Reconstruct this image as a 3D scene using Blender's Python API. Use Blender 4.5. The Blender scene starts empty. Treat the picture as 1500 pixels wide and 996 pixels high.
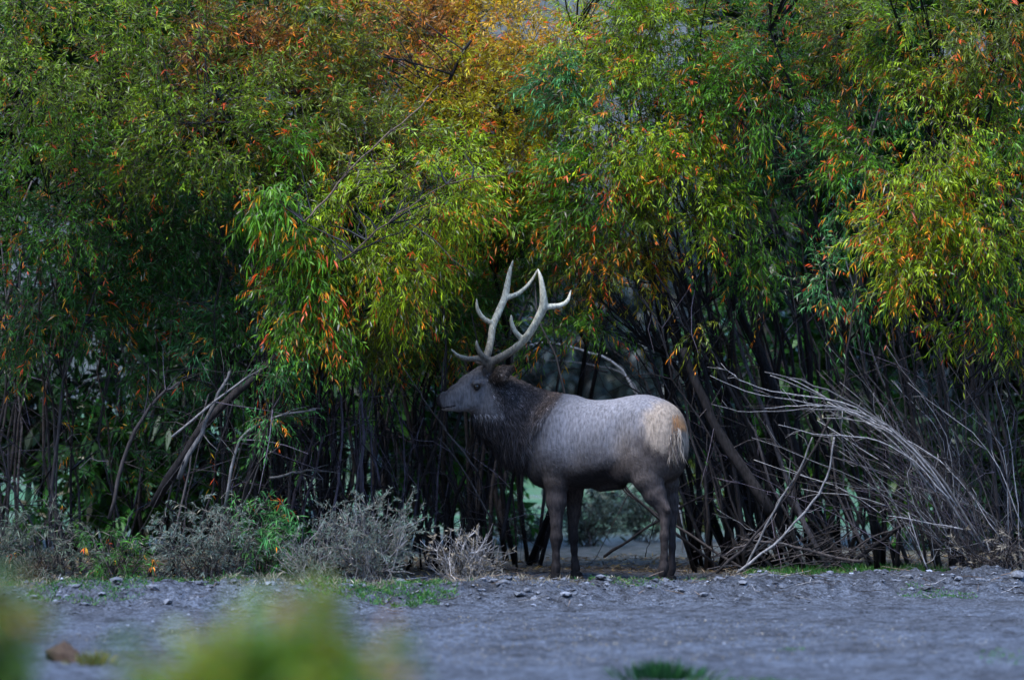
import bpy, math, random
import numpy as np

# ------------------------------------------------------------------ camera, sky, sun, exposure
SC = bpy.context.scene
COL = SC.collection
CAM_D, CAM_H, FPX = 30.0, 1.6, 5580.0          # camera stands 30 m from the elk, eye height 1.6 m
HORY = 552.0                                    # horizon row in the 1500 px photograph

cam_data = bpy.data.cameras.new('camera')
cam = bpy.data.objects.new('camera', cam_data)
COL.objects.link(cam)
cam_data.sensor_width = 36.0
cam_data.lens = 36.0 * FPX / 1500.0
cam.location = (0, -CAM_D, CAM_H)
cam.rotation_euler = (math.radians(90) + math.atan((HORY - 498.0) / FPX), 0, 0)
cam_data.clip_start = 0.5
cam_data.clip_end = 3000
cam_data.dof.use_dof = True
cam_data.dof.focus_distance = CAM_D - 0.1
cam_data.dof.aperture_fstop = 1.3
SC.camera = cam

SUN_EL, SUN_ROT = math.radians(62), math.radians(222)
world = bpy.data.worlds.new('World')
SC.world = world
world.use_nodes = True
wn = world.node_tree
wn.nodes.clear()
sky = wn.nodes.new('ShaderNodeTexSky')
sky.sky_type = 'NISHITA'
sky.sun_disc = False
sky.sun_elevation = SUN_EL
sky.sun_rotation = SUN_ROT
sky.air_density = 1.0
sky.dust_density = 0.0
sky.ozone_density = 6.0
bg = wn.nodes.new('ShaderNodeBackground')
bg.inputs['Strength'].default_value = 0.15
wo = wn.nodes.new('ShaderNodeOutputWorld')
wn.links.new(sky.outputs[0], bg.inputs[0])
wn.links.new(bg.outputs[0], wo.inputs[0])

sun_d = bpy.data.lights.new('sun', 'SUN')
sun_d.energy = 1.05
sun_d.angle = math.radians(24)
sun_d.color = (1.0, 0.98, 0.95)
sun = bpy.data.objects.new('sun', sun_d)
COL.objects.link(sun)
from mathutils import Vector, Matrix
sv = Vector((math.sin(SUN_ROT) * math.cos(SUN_EL), math.cos(SUN_ROT) * math.cos(SUN_EL), math.sin(SUN_EL)))
sun.rotation_euler = (-sv).to_track_quat('-Z', 'Y').to_euler()
sun.location = (0, -5, 20)

SC.view_settings.view_transform = 'Standard'
SC.view_settings.look = 'None'
SC.view_settings.exposure = 2.45
SC.view_settings.gamma = 1.0
SC.view_settings.use_curve_mapping = False
SC.cycles.max_bounces = 5
SC.cycles.diffuse_bounces = 3
SC.cycles.glossy_bounces = 2
SC.cycles.transmission_bounces = 3
SC.cycles.use_denoising = True

# ------------------------------------------------------------------ helpers
def P(px, py, Y=0.0):
    d = CAM_D + Y
    return np.array([(px - 750.0) / FPX * d, Y, CAM_H - (py - HORY) / FPX * d])

def PX(n, Y=0.0):                                # n photograph pixels in metres at depth Y
    return n * (CAM_D + Y) / FPX

def nrm(a):
    return a / np.maximum(np.linalg.norm(a, axis=-1, keepdims=True), 1e-9)

def hash2(ix, iy, seed):
    n = (ix.astype(np.int64) * 374761393 + iy.astype(np.int64) * 668265263 + seed * 1442695041) & 0xffffffff
    n = ((n ^ (n >> 13)) * 1274126177) & 0xffffffff
    return ((n ^ (n >> 16)) & 0xffff) / 65535.0

def vnoise(x, y, seed=0):
    ix, iy = np.floor(x), np.floor(y)
    fx, fy = x - ix, y - iy
    fx, fy = fx * fx * (3 - 2 * fx), fy * fy * (3 - 2 * fy)
    a, b = hash2(ix, iy, seed), hash2(ix + 1, iy, seed)
    c, d = hash2(ix, iy + 1, seed), hash2(ix + 1, iy + 1, seed)
    return (a + (b - a) * fx) * (1 - fy) + (c + (d - c) * fx) * fy

def fbm(x, y, seed=0, octs=4):
    s, a, t = 0, 0.5, 0
    for o in range(octs):
        s = s + a * vnoise(x * 2 ** o, y * 2 ** o, seed + o * 17)
        t += a
        a *= 0.5
    return s / t

class Acc:
    """collects vertices, colours, triangles and quads of ONE mesh"""
    def __init__(self):
        self.v, self.c, self.t, self.q, self.n = [], [], [], [], 0
    def add(self, v, tris=None, quads=None, col=None):
        v = np.asarray(v, dtype=np.float32).reshape(-1, 3)
        self.v.append(v)
        if col is None:
            col = np.zeros((len(v), 3), np.float32)
        col = np.broadcast_to(np.asarray(col, np.float32), (len(v), 3))
        self.c.append(col)
        if tris is not None and len(tris):
            self.t.append(np.asarray(tris, np.int64).reshape(-1, 3) + self.n)
        if quads is not None and len(quads):
            self.q.append(np.asarray(quads, np.int64).reshape(-1, 4) + self.n)
        self.n += len(v)
    def mesh(self, name, mat, origin=(0, 0, 0), smooth=True):
        me = bpy.data.meshes.new(name)
        V = np.concatenate(self.v) - np.asarray(origin, np.float32)
        T = np.concatenate(self.t) if self.t else np.zeros((0, 3), np.int64)
        Q = np.concatenate(self.q) if self.q else np.zeros((0, 4), np.int64)
        me.vertices.add(len(V))
        me.vertices.foreach_set('co', V.astype(np.float32).ravel())
        loops = np.concatenate([T.ravel(), Q.ravel()]).astype(np.int32)
        me.loops.add(len(loops))
        me.loops.foreach_set('vertex_index', loops)
        nf = len(T) + len(Q)
        me.polygons.add(nf)
        starts = np.concatenate([np.arange(len(T)) * 3, len(T) * 3 + np.arange(len(Q)) * 4]).astype(np.int32)
        me.polygons.foreach_set('loop_start', starts)
        me.polygons.foreach_set('use_smooth', np.full(nf, smooth, dtype=bool))
        C = np.concatenate(self.c)
        at = me.color_attributes.new('Col', 'FLOAT_COLOR', 'POINT')
        at.data.foreach_set('color', np.concatenate([C, np.ones((len(C), 1), np.float32)], 1).ravel().astype(np.float32))
        me.update(calc_edges=True)
        me.materials.append(mat)
        return me

def build(name, acc, mat, parent=None, smooth=True, kind=None):
    org = tuple(parent['_org']) if parent is not None else (0, 0, 0)
    o = bpy.data.objects.new(name, acc.mesh(name, mat, org, smooth))
    COL.objects.link(o)
    if parent is not None:
        o.parent = parent
        o['_org'] = org
    else:
        o['_org'] = (0.0, 0.0, 0.0)
    if kind:
        o['kind'] = kind
    return o

def thing(name, label, cat, loc, group=None):
    o = bpy.data.objects.new(name, None)
    COL.objects.link(o)
    o.location = [float(x) for x in loc]
    o['_org'] = [float(x) for x in loc]
    o.empty_display_size = 0.1
    o['label'] = label
    o['category'] = cat
    if group:
        o['group'] = group
    return o

def tag(o, label, cat, group=None):
    o['label'] = label
    o['category'] = cat
    if group:
        o['group'] = group
    return o

def smooth_path(pts, n):
    """Catmull-Rom through pts"""
    pts = np.asarray(pts, float)
    if len(pts) == 2:
        t = np.linspace(0, 1, n)[:, None]
        return pts[0] * (1 - t) + pts[1] * t
    ext = np.vstack([2 * pts[0] - pts[1], pts, 2 * pts[-1] - pts[-2]])
    seg = len(pts) - 1
    out = []
    for s in np.linspace(0, seg, n):
        i = min(int(s), seg - 1)
        f = s - i
        p0, p1, p2, p3 = ext[i:i + 4]
        out.append(0.5 * ((2 * p1) + (-p0 + p2) * f + (2 * p0 - 5 * p1 + 4 * p2 - p3) * f * f + (-p0 + 3 * p1 - 3 * p2 + p3) * f ** 3))
    return np.array(out)

def tube(acc, pts, rad, sides=5, col=(0.1, 0.1, 0.1), cap=True):
    pts = np.asarray(pts, float)
    n = len(pts)
    rad = np.broadcast_to(np.asarray(rad, float), (n,))
    tan = nrm(np.gradient(pts, axis=0))
    ref = np.array([0.31, 0.93, 0.17])
    a = nrm(np.cross(tan, ref))
    b = np.cross(tan, a)
    ang = np.arange(sides) / sides * 2 * math.pi
    ring = pts[:, None] + rad[:, None, None] * (np.cos(ang)[None, :, None] * a[:, None] + np.sin(ang)[None, :, None] * b[:, None])
    v = ring.reshape(-1, 3)
    i = np.arange(n - 1)[:, None] * sides
    k = np.arange(sides)[None]
    k2 = (k + 1) % sides
    q = np.stack([i + k, i + k2, i + sides + k2, i + sides + k], -1).reshape(-1, 4)
    tris = None
    if cap:
        v = np.vstack([v, pts[-1] + tan[-1] * rad[-1], pts[0]])
        e, s = len(v) - 2, len(v) - 1
        kk, kk2 = np.arange(sides), (np.arange(sides) + 1) % sides
        tris = np.vstack([np.stack([(n - 1) * sides + kk, (n - 1) * sides + kk2, np.full(sides, e)], 1),
                          np.stack([kk2, kk, np.full(sides, s)], 1)])
    acc.add(v, tris, q, col)

# ------------------------------------------------------------------ materials
def new_mat(name):
    m = bpy.data.materials.new(name)
    m.use_nodes = True
    nt = m.node_tree
    return m, nt, nt.nodes['Principled BSDF'], nt.nodes['Material Output']

def leaf_mat(name, transl=0.30, rough=0.42):
    m, nt, b, out = new_mat(name)
    at = nt.nodes.new('ShaderNodeAttribute')
    at.attribute_name = 'Col'
    nt.links.new(at.outputs['Color'], b.inputs['Base Color'])
    b.inputs['Roughness'].default_value = rough
    b.inputs['Specular IOR Level'].default_value = 0.32
    tr = nt.nodes.new('ShaderNodeBsdfTranslucent')
    nt.links.new(at.outputs['Color'], tr.inputs['Color'])
    mx = nt.nodes.new('ShaderNodeMixShader')
    mx.inputs[0].default_value = transl
    nt.links.new(b.outputs[0], mx.inputs[1])
    nt.links.new(tr.outputs[0], mx.inputs[2])
    nt.links.new(mx.outputs[0], out.inputs[0])
    return m

def attr_mat(name, rough=0.8, spec=0.3, nscale=40.0, namt=0.35, bump=0.0, stretch=None):
    m, nt, b, out = new_mat(name)
    at = nt.nodes.new('ShaderNodeAttribute')
    at.attribute_name = 'Col'
    tc = nt.nodes.new('ShaderNodeTexCoord')
    nz = nt.nodes.new('ShaderNodeTexNoise')
    nz.inputs['Scale'].default_value = nscale
    nz.inputs['Detail'].default_value = 4
    src = tc.outputs['Object']
    if stretch:
        mp = nt.nodes.new('ShaderNodeMapping')
        mp.inputs['Scale'].default_value = stretch
        nt.links.new(src, mp.inputs['Vector'])
        src = mp.outputs['Vector']
    nt.links.new(src, nz.inputs['Vector'])
    mr = nt.nodes.new('ShaderNodeMapRange')
    mr.inputs['From Min'].default_value = 0.3
    mr.inputs['From Max'].default_value = 0.7
    mr.inputs['To Min'].default_value = 1 - namt
    mr.inputs['To Max'].default_value = 1 + namt
    nt.links.new(nz.outputs['Fac'], mr.inputs['Value'])
    mul = nt.nodes.new('ShaderNodeVectorMath')
    mul.operation = 'SCALE'
    nt.links.new(at.outputs['Color'], mul.inputs[0])
    nt.links.new(mr.outputs[0], mul.inputs['Scale'])
    nt.links.new(mul.outputs[0], b.inputs['Base Color'])
    b.inputs['Roughness'].default_value = rough
    b.inputs['Specular IOR Level'].default_value = spec
    if bump:
        bp = nt.nodes.new('ShaderNodeBump')
        bp.inputs['Strength'].default_value = bump
        bp.inputs['Distance'].default_value = 0.01
        nt.links.new(nz.outputs['Fac'], bp.inputs['Height'])
        nt.links.new(bp.outputs[0], b.inputs['Normal'])
    return m

M_LEAF = leaf_mat('willow_leaf')
M_DRYLEAF = leaf_mat('dry_leaf', 0.15, 0.7)
M_BARK = attr_mat('bark', 0.85, 0.15, 55, 0.45, 0.5, (1, 1, 0.25))
M_FUR = attr_mat('fur', 0.7, 0.14, 18, 0.12)
M_HIDE = attr_mat('hide', 0.8, 0.12, 60, 0.4, 0.8, (1, 1, 0.3))
M_ANTLER = attr_mat('antler_bone', 0.55, 0.35, 90, 0.35, 0.9, (1, 1, 0.25))
M_HOOF = attr_mat('hoof_horn', 0.7, 0.15, 60, 0.3)
M_STONE = attr_mat('clod', 0.9, 0.2, 60, 0.35, 0.5)
M_EYE, _nt, _b, _o = new_mat('eye')
_b.inputs['Base Color'].default_value = (0.012, 0.008, 0.006, 1)
_b.inputs['Roughness'].default_value = 0.06

# ------------------------------------------------------------------ ground
def ridge_line(x):
    return np.interp(x, [-6, -3.2, -1.5, -0.5, 1.0, 2.4, 4.5, 7], [-3.0, -2.9, -2.7, -2.4, -1.9, -1.35, -0.9, -1.0]) + 0.35 * (fbm(x * 1.3, x * 0 + 3.1, 5) - 0.5)

def ground_z(x, y):
    x, y = np.asarray(x, float), np.asarray(y, float)
    near = np.clip((14 - np.abs(x)) / 6, 0, 1) * np.clip((14 - np.abs(y + 2)) / 5, 0, 1)
    r = y - ridge_line(x)
    lip = 0.12 * np.exp(-(r - 0.25) ** 2 / 0.18) * (0.3 + 1.3 * fbm(x * 2.2, y * 2.2, 9)) - 0.05 / (1 + np.exp(np.clip(r * 6, -50, 50)))
    z = lip + 0.05 * (fbm(x * 0.9, y * 0.9, 21) - 0.5) + 0.032 * (fbm(x * 5, y * 5, 33) - 0.5)
    rough = np.exp(-(r - 0.3) ** 2 / 0.5)
    z = z + (0.030 + 0.085 * rough) * (fbm(x * 13, y * 13, 44, 3) - 0.5)
    calm = np.exp(-((x - 0.75) ** 2 / 1.2 + (y + 0.35) ** 2 / 0.9))
    return z * near * (1 - 0.75 * calm) - 0.03 * calm * 0

def axis(lo, hi, step, far, grow=1.22):
    a = list(np.arange(lo, hi + 1e-6, step))
    s, x = step, hi
    up = []
    while x < far[1]:
        s *= grow
        x += s
        up.append(x)
    s, x = step, lo
    dn = []
    while x > far[0]:
        s *= grow
        x -= s
        dn.append(x)
    return np.array(dn[::-1] + a + up)

xs = axis(-4.6, 4.6, 0.034, (-400, 400))
ys = axis(-11.0, 1.2, 0.048, (-60, 420))
GX, GY = np.meshgrid(xs, ys, indexing='xy')
GZ = ground_z(GX, GY)
g = Acc()
nx, ny = len(xs), len(ys)
ii = (np.arange(ny - 1)[:, None] * nx + np.arange(nx - 1)[None]).ravel()
g.add(np.stack([GX, GY, GZ], -1).reshape(-1, 3), None, np.stack([ii, ii + 1, ii + nx + 1, ii + nx], 1))

mg, nt, b, out = new_mat('dry_soil')
N = nt.nodes.new
L = nt.links.new
geo = N('ShaderNodeNewGeometry')
def noise(scale, detail=5, rough=0.6, vec=None):
    n = N('ShaderNodeTexNoise')
    n.inputs['Scale'].default_value = scale
    n.inputs['Detail'].default_value = detail
    n.inputs['Roughness'].default_value = rough
    L(vec or geo.outputs['Position'], n.inputs['Vector'])
    return n
def ramp(fac, stops):
    r = N('ShaderNodeValToRGB')
    e = r.color_ramp.elements
    while len(e) < len(stops):
        e.new(0.5)
    for k, (p, c) in enumerate(stops):
        e[k].position = p
        e[k].color = (*c, 1)
    L(fac, r.inputs[0])
    return r
def mix(fac, a, bb):
    m = N('ShaderNodeMix')
    m.data_type = 'RGBA'
    if isinstance(fac, float):
        m.inputs[0].default_value = fac
    else:
        L(fac, m.inputs[0])
    for s, sock in ((a, m.inputs[6]), (bb, m.inputs[7])):
        if isinstance(s, tuple):
            sock.default_value = (*s, 1)
        else:
            L(s, sock)
    return m.outputs[2]
n1, n2, n3, n4 = noise(55, 6, 0.7), noise(7, 5), noise(1.1, 4), noise(0.45, 5)
soil = ramp(n1.outputs['Fac'], [(0.34, (0.022, 0.024, 0.027)), (0.46, (0.082, 0.092, 0.112)), (0.60, (0.150, 0.166, 0.200)), (0.76, (0.27, 0.29, 0.335))])
blot = ramp(n2.outputs['Fac'], [(0.38, (0.36, 0.34, 0.33)), (0.54, (1, 1, 1))])
mm = N('ShaderNodeMix'); mm.data_type = 'RGBA'; mm.blend_type = 'MULTIPLY'; mm.inputs[0].default_value = 0.75
L(soil.outputs[0], mm.inputs[6]); L(blot.outputs[0], mm.inputs[7])
damp = ramp(n3.outputs['Fac'], [(0.38, (0.62, 0.57, 0.52)), (0.6, (1, 1, 1))])
n5 = noise(19, 4, 0.65)
grit = ramp(n5.outputs['Fac'], [(0.38, (0.42, 0.40, 0.38)), (0.52, (1, 1, 1))])
mm0 = N('ShaderNodeMix'); mm0.data_type = 'RGBA'; mm0.blend_type = 'MULTIPLY'; mm0.inputs[0].default_value = 0.8
L(mm.outputs[2], mm0.inputs[6]); L(grit.outputs[0], mm0.inputs[7])
mm2 = N('ShaderNodeMix'); mm2.data_type = 'RGBA'; mm2.blend_type = 'MULTIPLY'; mm2.inputs[0].default_value = 0.7
L(mm0.outputs[2], mm2.inputs[6]); L(damp.outputs[0], mm2.inputs[7])
sep = N('ShaderNodeSeparateXYZ')
L(geo.outputs['Position'], sep.inputs[0])
pale = ramp(n2.outputs['Fac'], [(0.35, (0.045, 0.055, 0.04)), (0.6, (0.15, 0.145, 0.13))])
mr3 = N('ShaderNodeMapRange')
mr3.inputs['From Min'].default_value = 2.2
mr3.inputs['From Max'].default_value = 4.0
L(sep.outputs['Y'], mr3.inputs['Value'])
mead = ramp(n4.outputs['Fac'], [(0.38, (0.03, 0.07, 0.035)), (0.5, (0.055, 0.14, 0.055)), (0.62, (0.12, 0.13, 0.09))])
mr = N('ShaderNodeMapRange')
mr.inputs['From Min'].default_value = 7.0
mr.inputs['From Max'].default_value = 12.0
L(sep.outputs['Y'], mr.inputs['Value'])
# leaf mould under the willows
mr2 = N('ShaderNodeMapRange')
mr2.inputs['From Min'].default_value = 1.3
mr2.inputs['From Max'].default_value = 2.1
ad = N('ShaderNodeMath'); ad.operation = 'MULTIPLY_ADD'
L(n3.outputs['Fac'], ad.inputs[0]); ad.inputs[1].default_value = 1.5
L(sep.outputs['Y'], ad.inputs[2])
L(ad.outputs[0], mr2.inputs['Value'])
mould = ramp(n1.outputs['Fac'], [(0.35, (0.03, 0.025, 0.02)), (0.65, (0.13, 0.10, 0.075))])
c = mix(mr2.outputs[0], mm2.outputs[2], mould.outputs[0])
c = mix(mr3.outputs[0], c, pale.outputs[0])
c = mix(mr.outputs[0], c, mead.outputs[0])
L(c, b.inputs['Base Color'])
b.inputs['Roughness'].default_value = 0.92
b.inputs['Specular IOR Level'].default_value = 0.2
bp = N('ShaderNodeBump'); bp.inputs['Strength'].default_value = 0.9; bp.inputs['Distance'].default_value = 0.02
L(n1.outputs['Fac'], bp.inputs['Height']); L(bp.outputs[0], b.inputs['Normal'])
go = build('ground', g, mg, kind='structure')

# hillside beyond the meadow, with an unseen ring behind added to block low sky
hr, ha = np.concatenate([[0], np.cumsum(np.geomspace(6, 30, 26))]), np.linspace(-math.pi, math.pi, 121)
HR, HA = np.meshgrid(hr, ha[:-1], indexing='ij')                 # angle 0 = straight ahead over the meadow
ahead = np.clip((np.cos(HA) - 0.35) / 0.5, 0, 1)
r0_ = 82 + 68 * ahead
HX, HY = np.sin(HA) * (r0_ + HR), np.cos(HA) * (r0_ + HR) - 5
HZ = -1.5 + (150 - 65 * ahead) * (1 - np.exp(-HR / (95 + 65 * ahead))) * (0.75 + 0.5 * fbm(HX / 140 + 9, HY / 140 + 9, 3)) + 3 * fbm(HX / 18 + 40, HY / 18 + 40, 8)
h = Acc()
na = len(ha) - 1
ii = np.array([(a_ * na + b_, a_ * na + (b_ + 1) % na, (a_ + 1) * na + (b_ + 1) % na, (a_ + 1) * na + b_) for a_ in range(len(hr) - 1) for b_ in range(na)])
h.add(np.stack([HX, HY, HZ], -1).reshape(-1, 3), None, ii)
mh, nt, b, out = new_mat('hillside')
N, L = nt.nodes.new, nt.links.new
geo = N('ShaderNodeNewGeometry')
r = ramp(noise(0.05, 6).outputs['Fac'], [(0.35, (0.025, 0.032, 0.026)), (0.52, (0.06, 0.062, 0.052)), (0.7, (0.12, 0.112, 0.10))])
L(r.outputs[0], b.inputs['Base Color'])
b.inputs['Roughness'].default_value = 0.95
build('hillside', h, mh, kind='structure')

# ------------------------------------------------------------------ foliage
PAL = {  # leaf colours: main, second, accents (yellow, orange, red)
    'green':  [(0.065, 0.225, 0.012), (0.150, 0.300, 0.012)],
    'deep':   [(0.024, 0.115, 0.018), (0.055, 0.155, 0.014)],
    'teal':   [(0.040, 0.190, 0.060), (0.075, 0.220, 0.035)],
    'lime':   [(0.200, 0.380, 0.010), (0.370, 0.420, 0.008)],
    'moss':   [(0.100, 0.215, 0.008), (0.235, 0.285, 0.008)],
    'gold':   [(0.470, 0.350, 0.006), (0.300, 0.320, 0.006)],
    'amber':  [(0.600, 0.300, 0.005), (0.450, 0.340, 0.006)],
    'rust':   [(0.480, 0.130, 0.020), (0.260, 0.180, 0.030)],
    'olive':  [(0.190, 0.205, 0.012), (0.110, 0.195, 0.012)],
    'grey':   [(0.090, 0.110, 0.072), (0.055, 0.080, 0.050)],
    'straw':  [(0.260, 0.210, 0.140), (0.180, 0.145, 0.105)],
    'shade':  [(0.014, 0.045, 0.014), (0.024, 0.055, 0.014)],  # thicket shade put into the leaf colour
    'dusk':   [(0.018, 0.032, 0.034), (0.026, 0.040, 0.036)],  # dusk gloom put into the leaf colour of the far trees
    'sage':   [(0.095, 0.145, 0.105), (0.150, 0.165, 0.130)],
}
YEL, ORA, RED = np.array([0.50, 0.33, 0.01]), np.array([0.75, 0.22, 0.008]), np.array([0.75, 0.09, 0.015])

def leaves(acc, base, d, length, width, col, droop, rng, fine=True):
    n = len(base)
    down = np.array([0, 0, -1.0])
    side = nrm(np.cross(d, nrm(rng.normal(size=(n, 3)) + np.array([0, -0.4, 0.5]))))
    Ln, Wn, Dr = length[:, None], width[:, None], droop[:, None]
    tipc = col * rng.uniform(0.85, 1.25, (n, 1))
    if fine:
        p1 = base + d * Ln * 0.33 + down * Ln * Dr * 0.08
        p2 = base + d * Ln * 0.68 + down * Ln * Dr * 0.36
        tip = base + d * Ln * 0.97 + down * Ln * Dr * 0.85
        v = np.stack([base, p1 - side * Wn, p1 + side * Wn, p2 - side * Wn * 0.8, p2 + side * Wn * 0.8, tip], 1)
        o = np.arange(n)[:, None] * 6
        t = np.concatenate([o + np.array([[0, 1, 2]]), o + np.array([[3, 5, 4]])])
        q = o + np.array([[1, 3, 4, 2]])
        c = np.stack([col, col, col, tipc, tipc, tipc], 1)
        acc.add(v.reshape(-1, 3), t, q, c.reshape(-1, 3))
    else:
        p1 = base + d * Ln * 0.45 + down * Ln * Dr * 0.1
        tip = base + d * Ln * 0.95 + down * Ln * Dr * 0.75
        v = np.stack([base, p1 - side * Wn, p1 + side * Wn, tip], 1)
        o = np.arange(n)[:, None] * 4
        acc.add(v.reshape(-1, 3), np.concatenate([o + np.array([[0, 1, 2]]), o + np.array([[1, 3, 2]])]), None, np.repeat(col, 4, 0).reshape(-1, 3))

def sprigs(acc, rng, cen, dirn, L_, nl, pal, accent, leaf_len=0.095, leaf_w=0.0062, droop=0.5, fine=True, twig_col=(0.11, 0.075, 0.05), accent_red=0.5):
    """leafy twigs: a thin drooping twig with nl narrow leaves on it"""
    n = len(cen)
    g = np.array([0, 0, -1.0])
    sag = rng.uniform(0.15, 0.6, n) * (0.5 + droop)
    t = (np.arange(nl)[None] + rng.uniform(0, 1, (n, nl))) / nl
    pos = cen[:, None] + dirn[:, None] * (L_[:, None] * t)[..., None] + g * (L_[:, None] * sag[:, None] * t ** 2)[..., None]
    tan = nrm(dirn[:, None] + g * (2 * sag[:, None] * t)[..., None])
    rad = nrm(rng.normal(size=(n, nl, 3)))
    rad = nrm(rad - (rad * tan).sum(-1, keepdims=True) * tan)
    ld = nrm(tan * rng.uniform(0.5, 1.1, (n, nl, 1)) + rad * rng.uniform(0.5, 1.0, (n, nl, 1)) + g * droop * 0.6)
    m0, m1 = [np.array(x) for x in PAL[pal]]
    mixf = np.clip(rng.uniform(0, 1, (n, 1)) * 0.7 + rng.uniform(0, 0.3, (n, nl)), 0, 1)
    col = m0 * (1 - mixf[..., None]) + m1 * mixf[..., None]
    col = col * np.exp(rng.normal(0, 0.22, (n, 1, 1)) + rng.normal(0, 0.18, (n, nl, 1)))
    acc_on = rng.uniform(size=n) < accent * 0.8
    start = rng.uniform(0.1, 0.85, n)
    w = np.clip((t - start[:, None]) / 0.35, 0, 1) * acc_on[:, None]
    isred = rng.uniform(size=n) < accent_red
    endc = np.where(isred[:, None], RED, ORA)
    warm = np.where(w[..., None] < 0.5, YEL * 1.0 + (ORA - YEL) * (w[..., None]), ORA + (endc[:, None] - ORA) * (2 * w[..., None] - 1))
    warm = warm * np.exp(rng.normal(0, 0.25, (n, nl, 1)))
    keep = rng.uniform(size=(n, nl)) < 0.85
    col = np.where(((w > 0.05) & keep)[..., None], warm, col)
    # now and then a bleached or withered leaf
    dry = rng.uniform(size=(n, nl)) < 0.03
    col = np.where(dry[..., None], np.array([0.33, 0.30, 0.2]), col)
    ll = leaf_len * rng.uniform(0.55, 1.25, (n, nl)) * (1 - 0.35 * np.abs(t - 0.5))
    leaves(acc, pos.reshape(-1, 3), ld.reshape(-1, 3), ll.ravel(), (leaf_w * rng.uniform(0.7, 1.3, (n, nl))).ravel(),
           col.reshape(-1, 3), (droop * rng.uniform(0.1, 1.1, (n, nl))).ravel(), rng, fine)
    # twig: a three-sided stick with two lengths
    tt = np.array([0, 0.5, 1.0])
    tp = cen[:, None] + dirn[:, None] * (L_[:, None] * tt)[..., None] + g * (L_[:, None] * sag[:, None] * tt ** 2)[..., None]
    a = nrm(np.cross(dirn, np.array([0.3, 0.2, 0.93])))
    bb = np.cross(dirn, a)
    ang = np.arange(3) * 2 * math.pi / 3
    offs = np.cos(ang)[None, :, None] * a[:, None] + np.sin(ang)[None, :, None] * bb[:, None]
    r = np.array([0.0032, 0.0022])
    v = (tp[:, :2, None] + offs[:, None] * r[None, :, None, None]).reshape(n, 6, 3)
    v = np.concatenate([v, tp[:, 2:3]], 1)
    o = np.arange(n)[:, None, None] * 7
    q = (o + np.array([[0, 1, 4, 3], [1, 2, 5, 4], [2, 0, 3, 5]])[None]).reshape(-1, 4)
    tr_ = (o + np.array([[3, 4, 6], [4, 5, 6], [5, 3, 6]])[None]).reshape(-1, 3)
    acc.add(v.reshape(-1, 3), tr_, q, twig_col)

def clump_points(rng, c, rad, n, subs, sig):
    """points gathered in sub-clumps inside an ellipsoid, so that gaps stay between them"""
    sc = nrm(rng.normal(size=(subs, 3))) * rng.uniform(0.3, 1.0, (subs, 1)) ** 0.6
    k = rng.integers(0, subs, n)
    p = sc[k] + rng.normal(size=(n, 3)) * sig
    l = np.linalg.norm(p, axis=1, keepdims=True)
    p = np.where(l > 1.15, p / l * 1.15, p)
    out = nrm(p + 1e-6)
    return c + p * rad, out

def stem_curve(rng, b0, top, bow=0.13, n=8, wig=0.012):
    Ln = np.linalg.norm(top - b0)
    mid = (b0 + top) / 2 + rng.normal(size=3) * Ln * bow * np.array([1, 0.7, 0.3]) + np.array([0, 0, Ln * 0.04])
    t = np.linspace(0, 1, n)[:, None]
    p = b0 * (1 - t) ** 2 + mid * 2 * t * (1 - t) + top * t ** 2
    w = rng.normal(size=(n, 3)) * Ln * wig
    w[0] = 0
    return p + w

def bark_col(rng, tone):
    base = {'dark': (0.020, 0.0175, 0.018), 'mid': (0.055, 0.046, 0.043), 'pale': (0.20, 0.187, 0.18), 'purple': (0.075, 0.062, 0.075), 'brown': (0.17, 0.12, 0.085)}[tone]  # dark and mid deepened to put the thicket's shade into the bark
    return np.array(base) * math.exp(rng.normal(0, 0.42))

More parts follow.
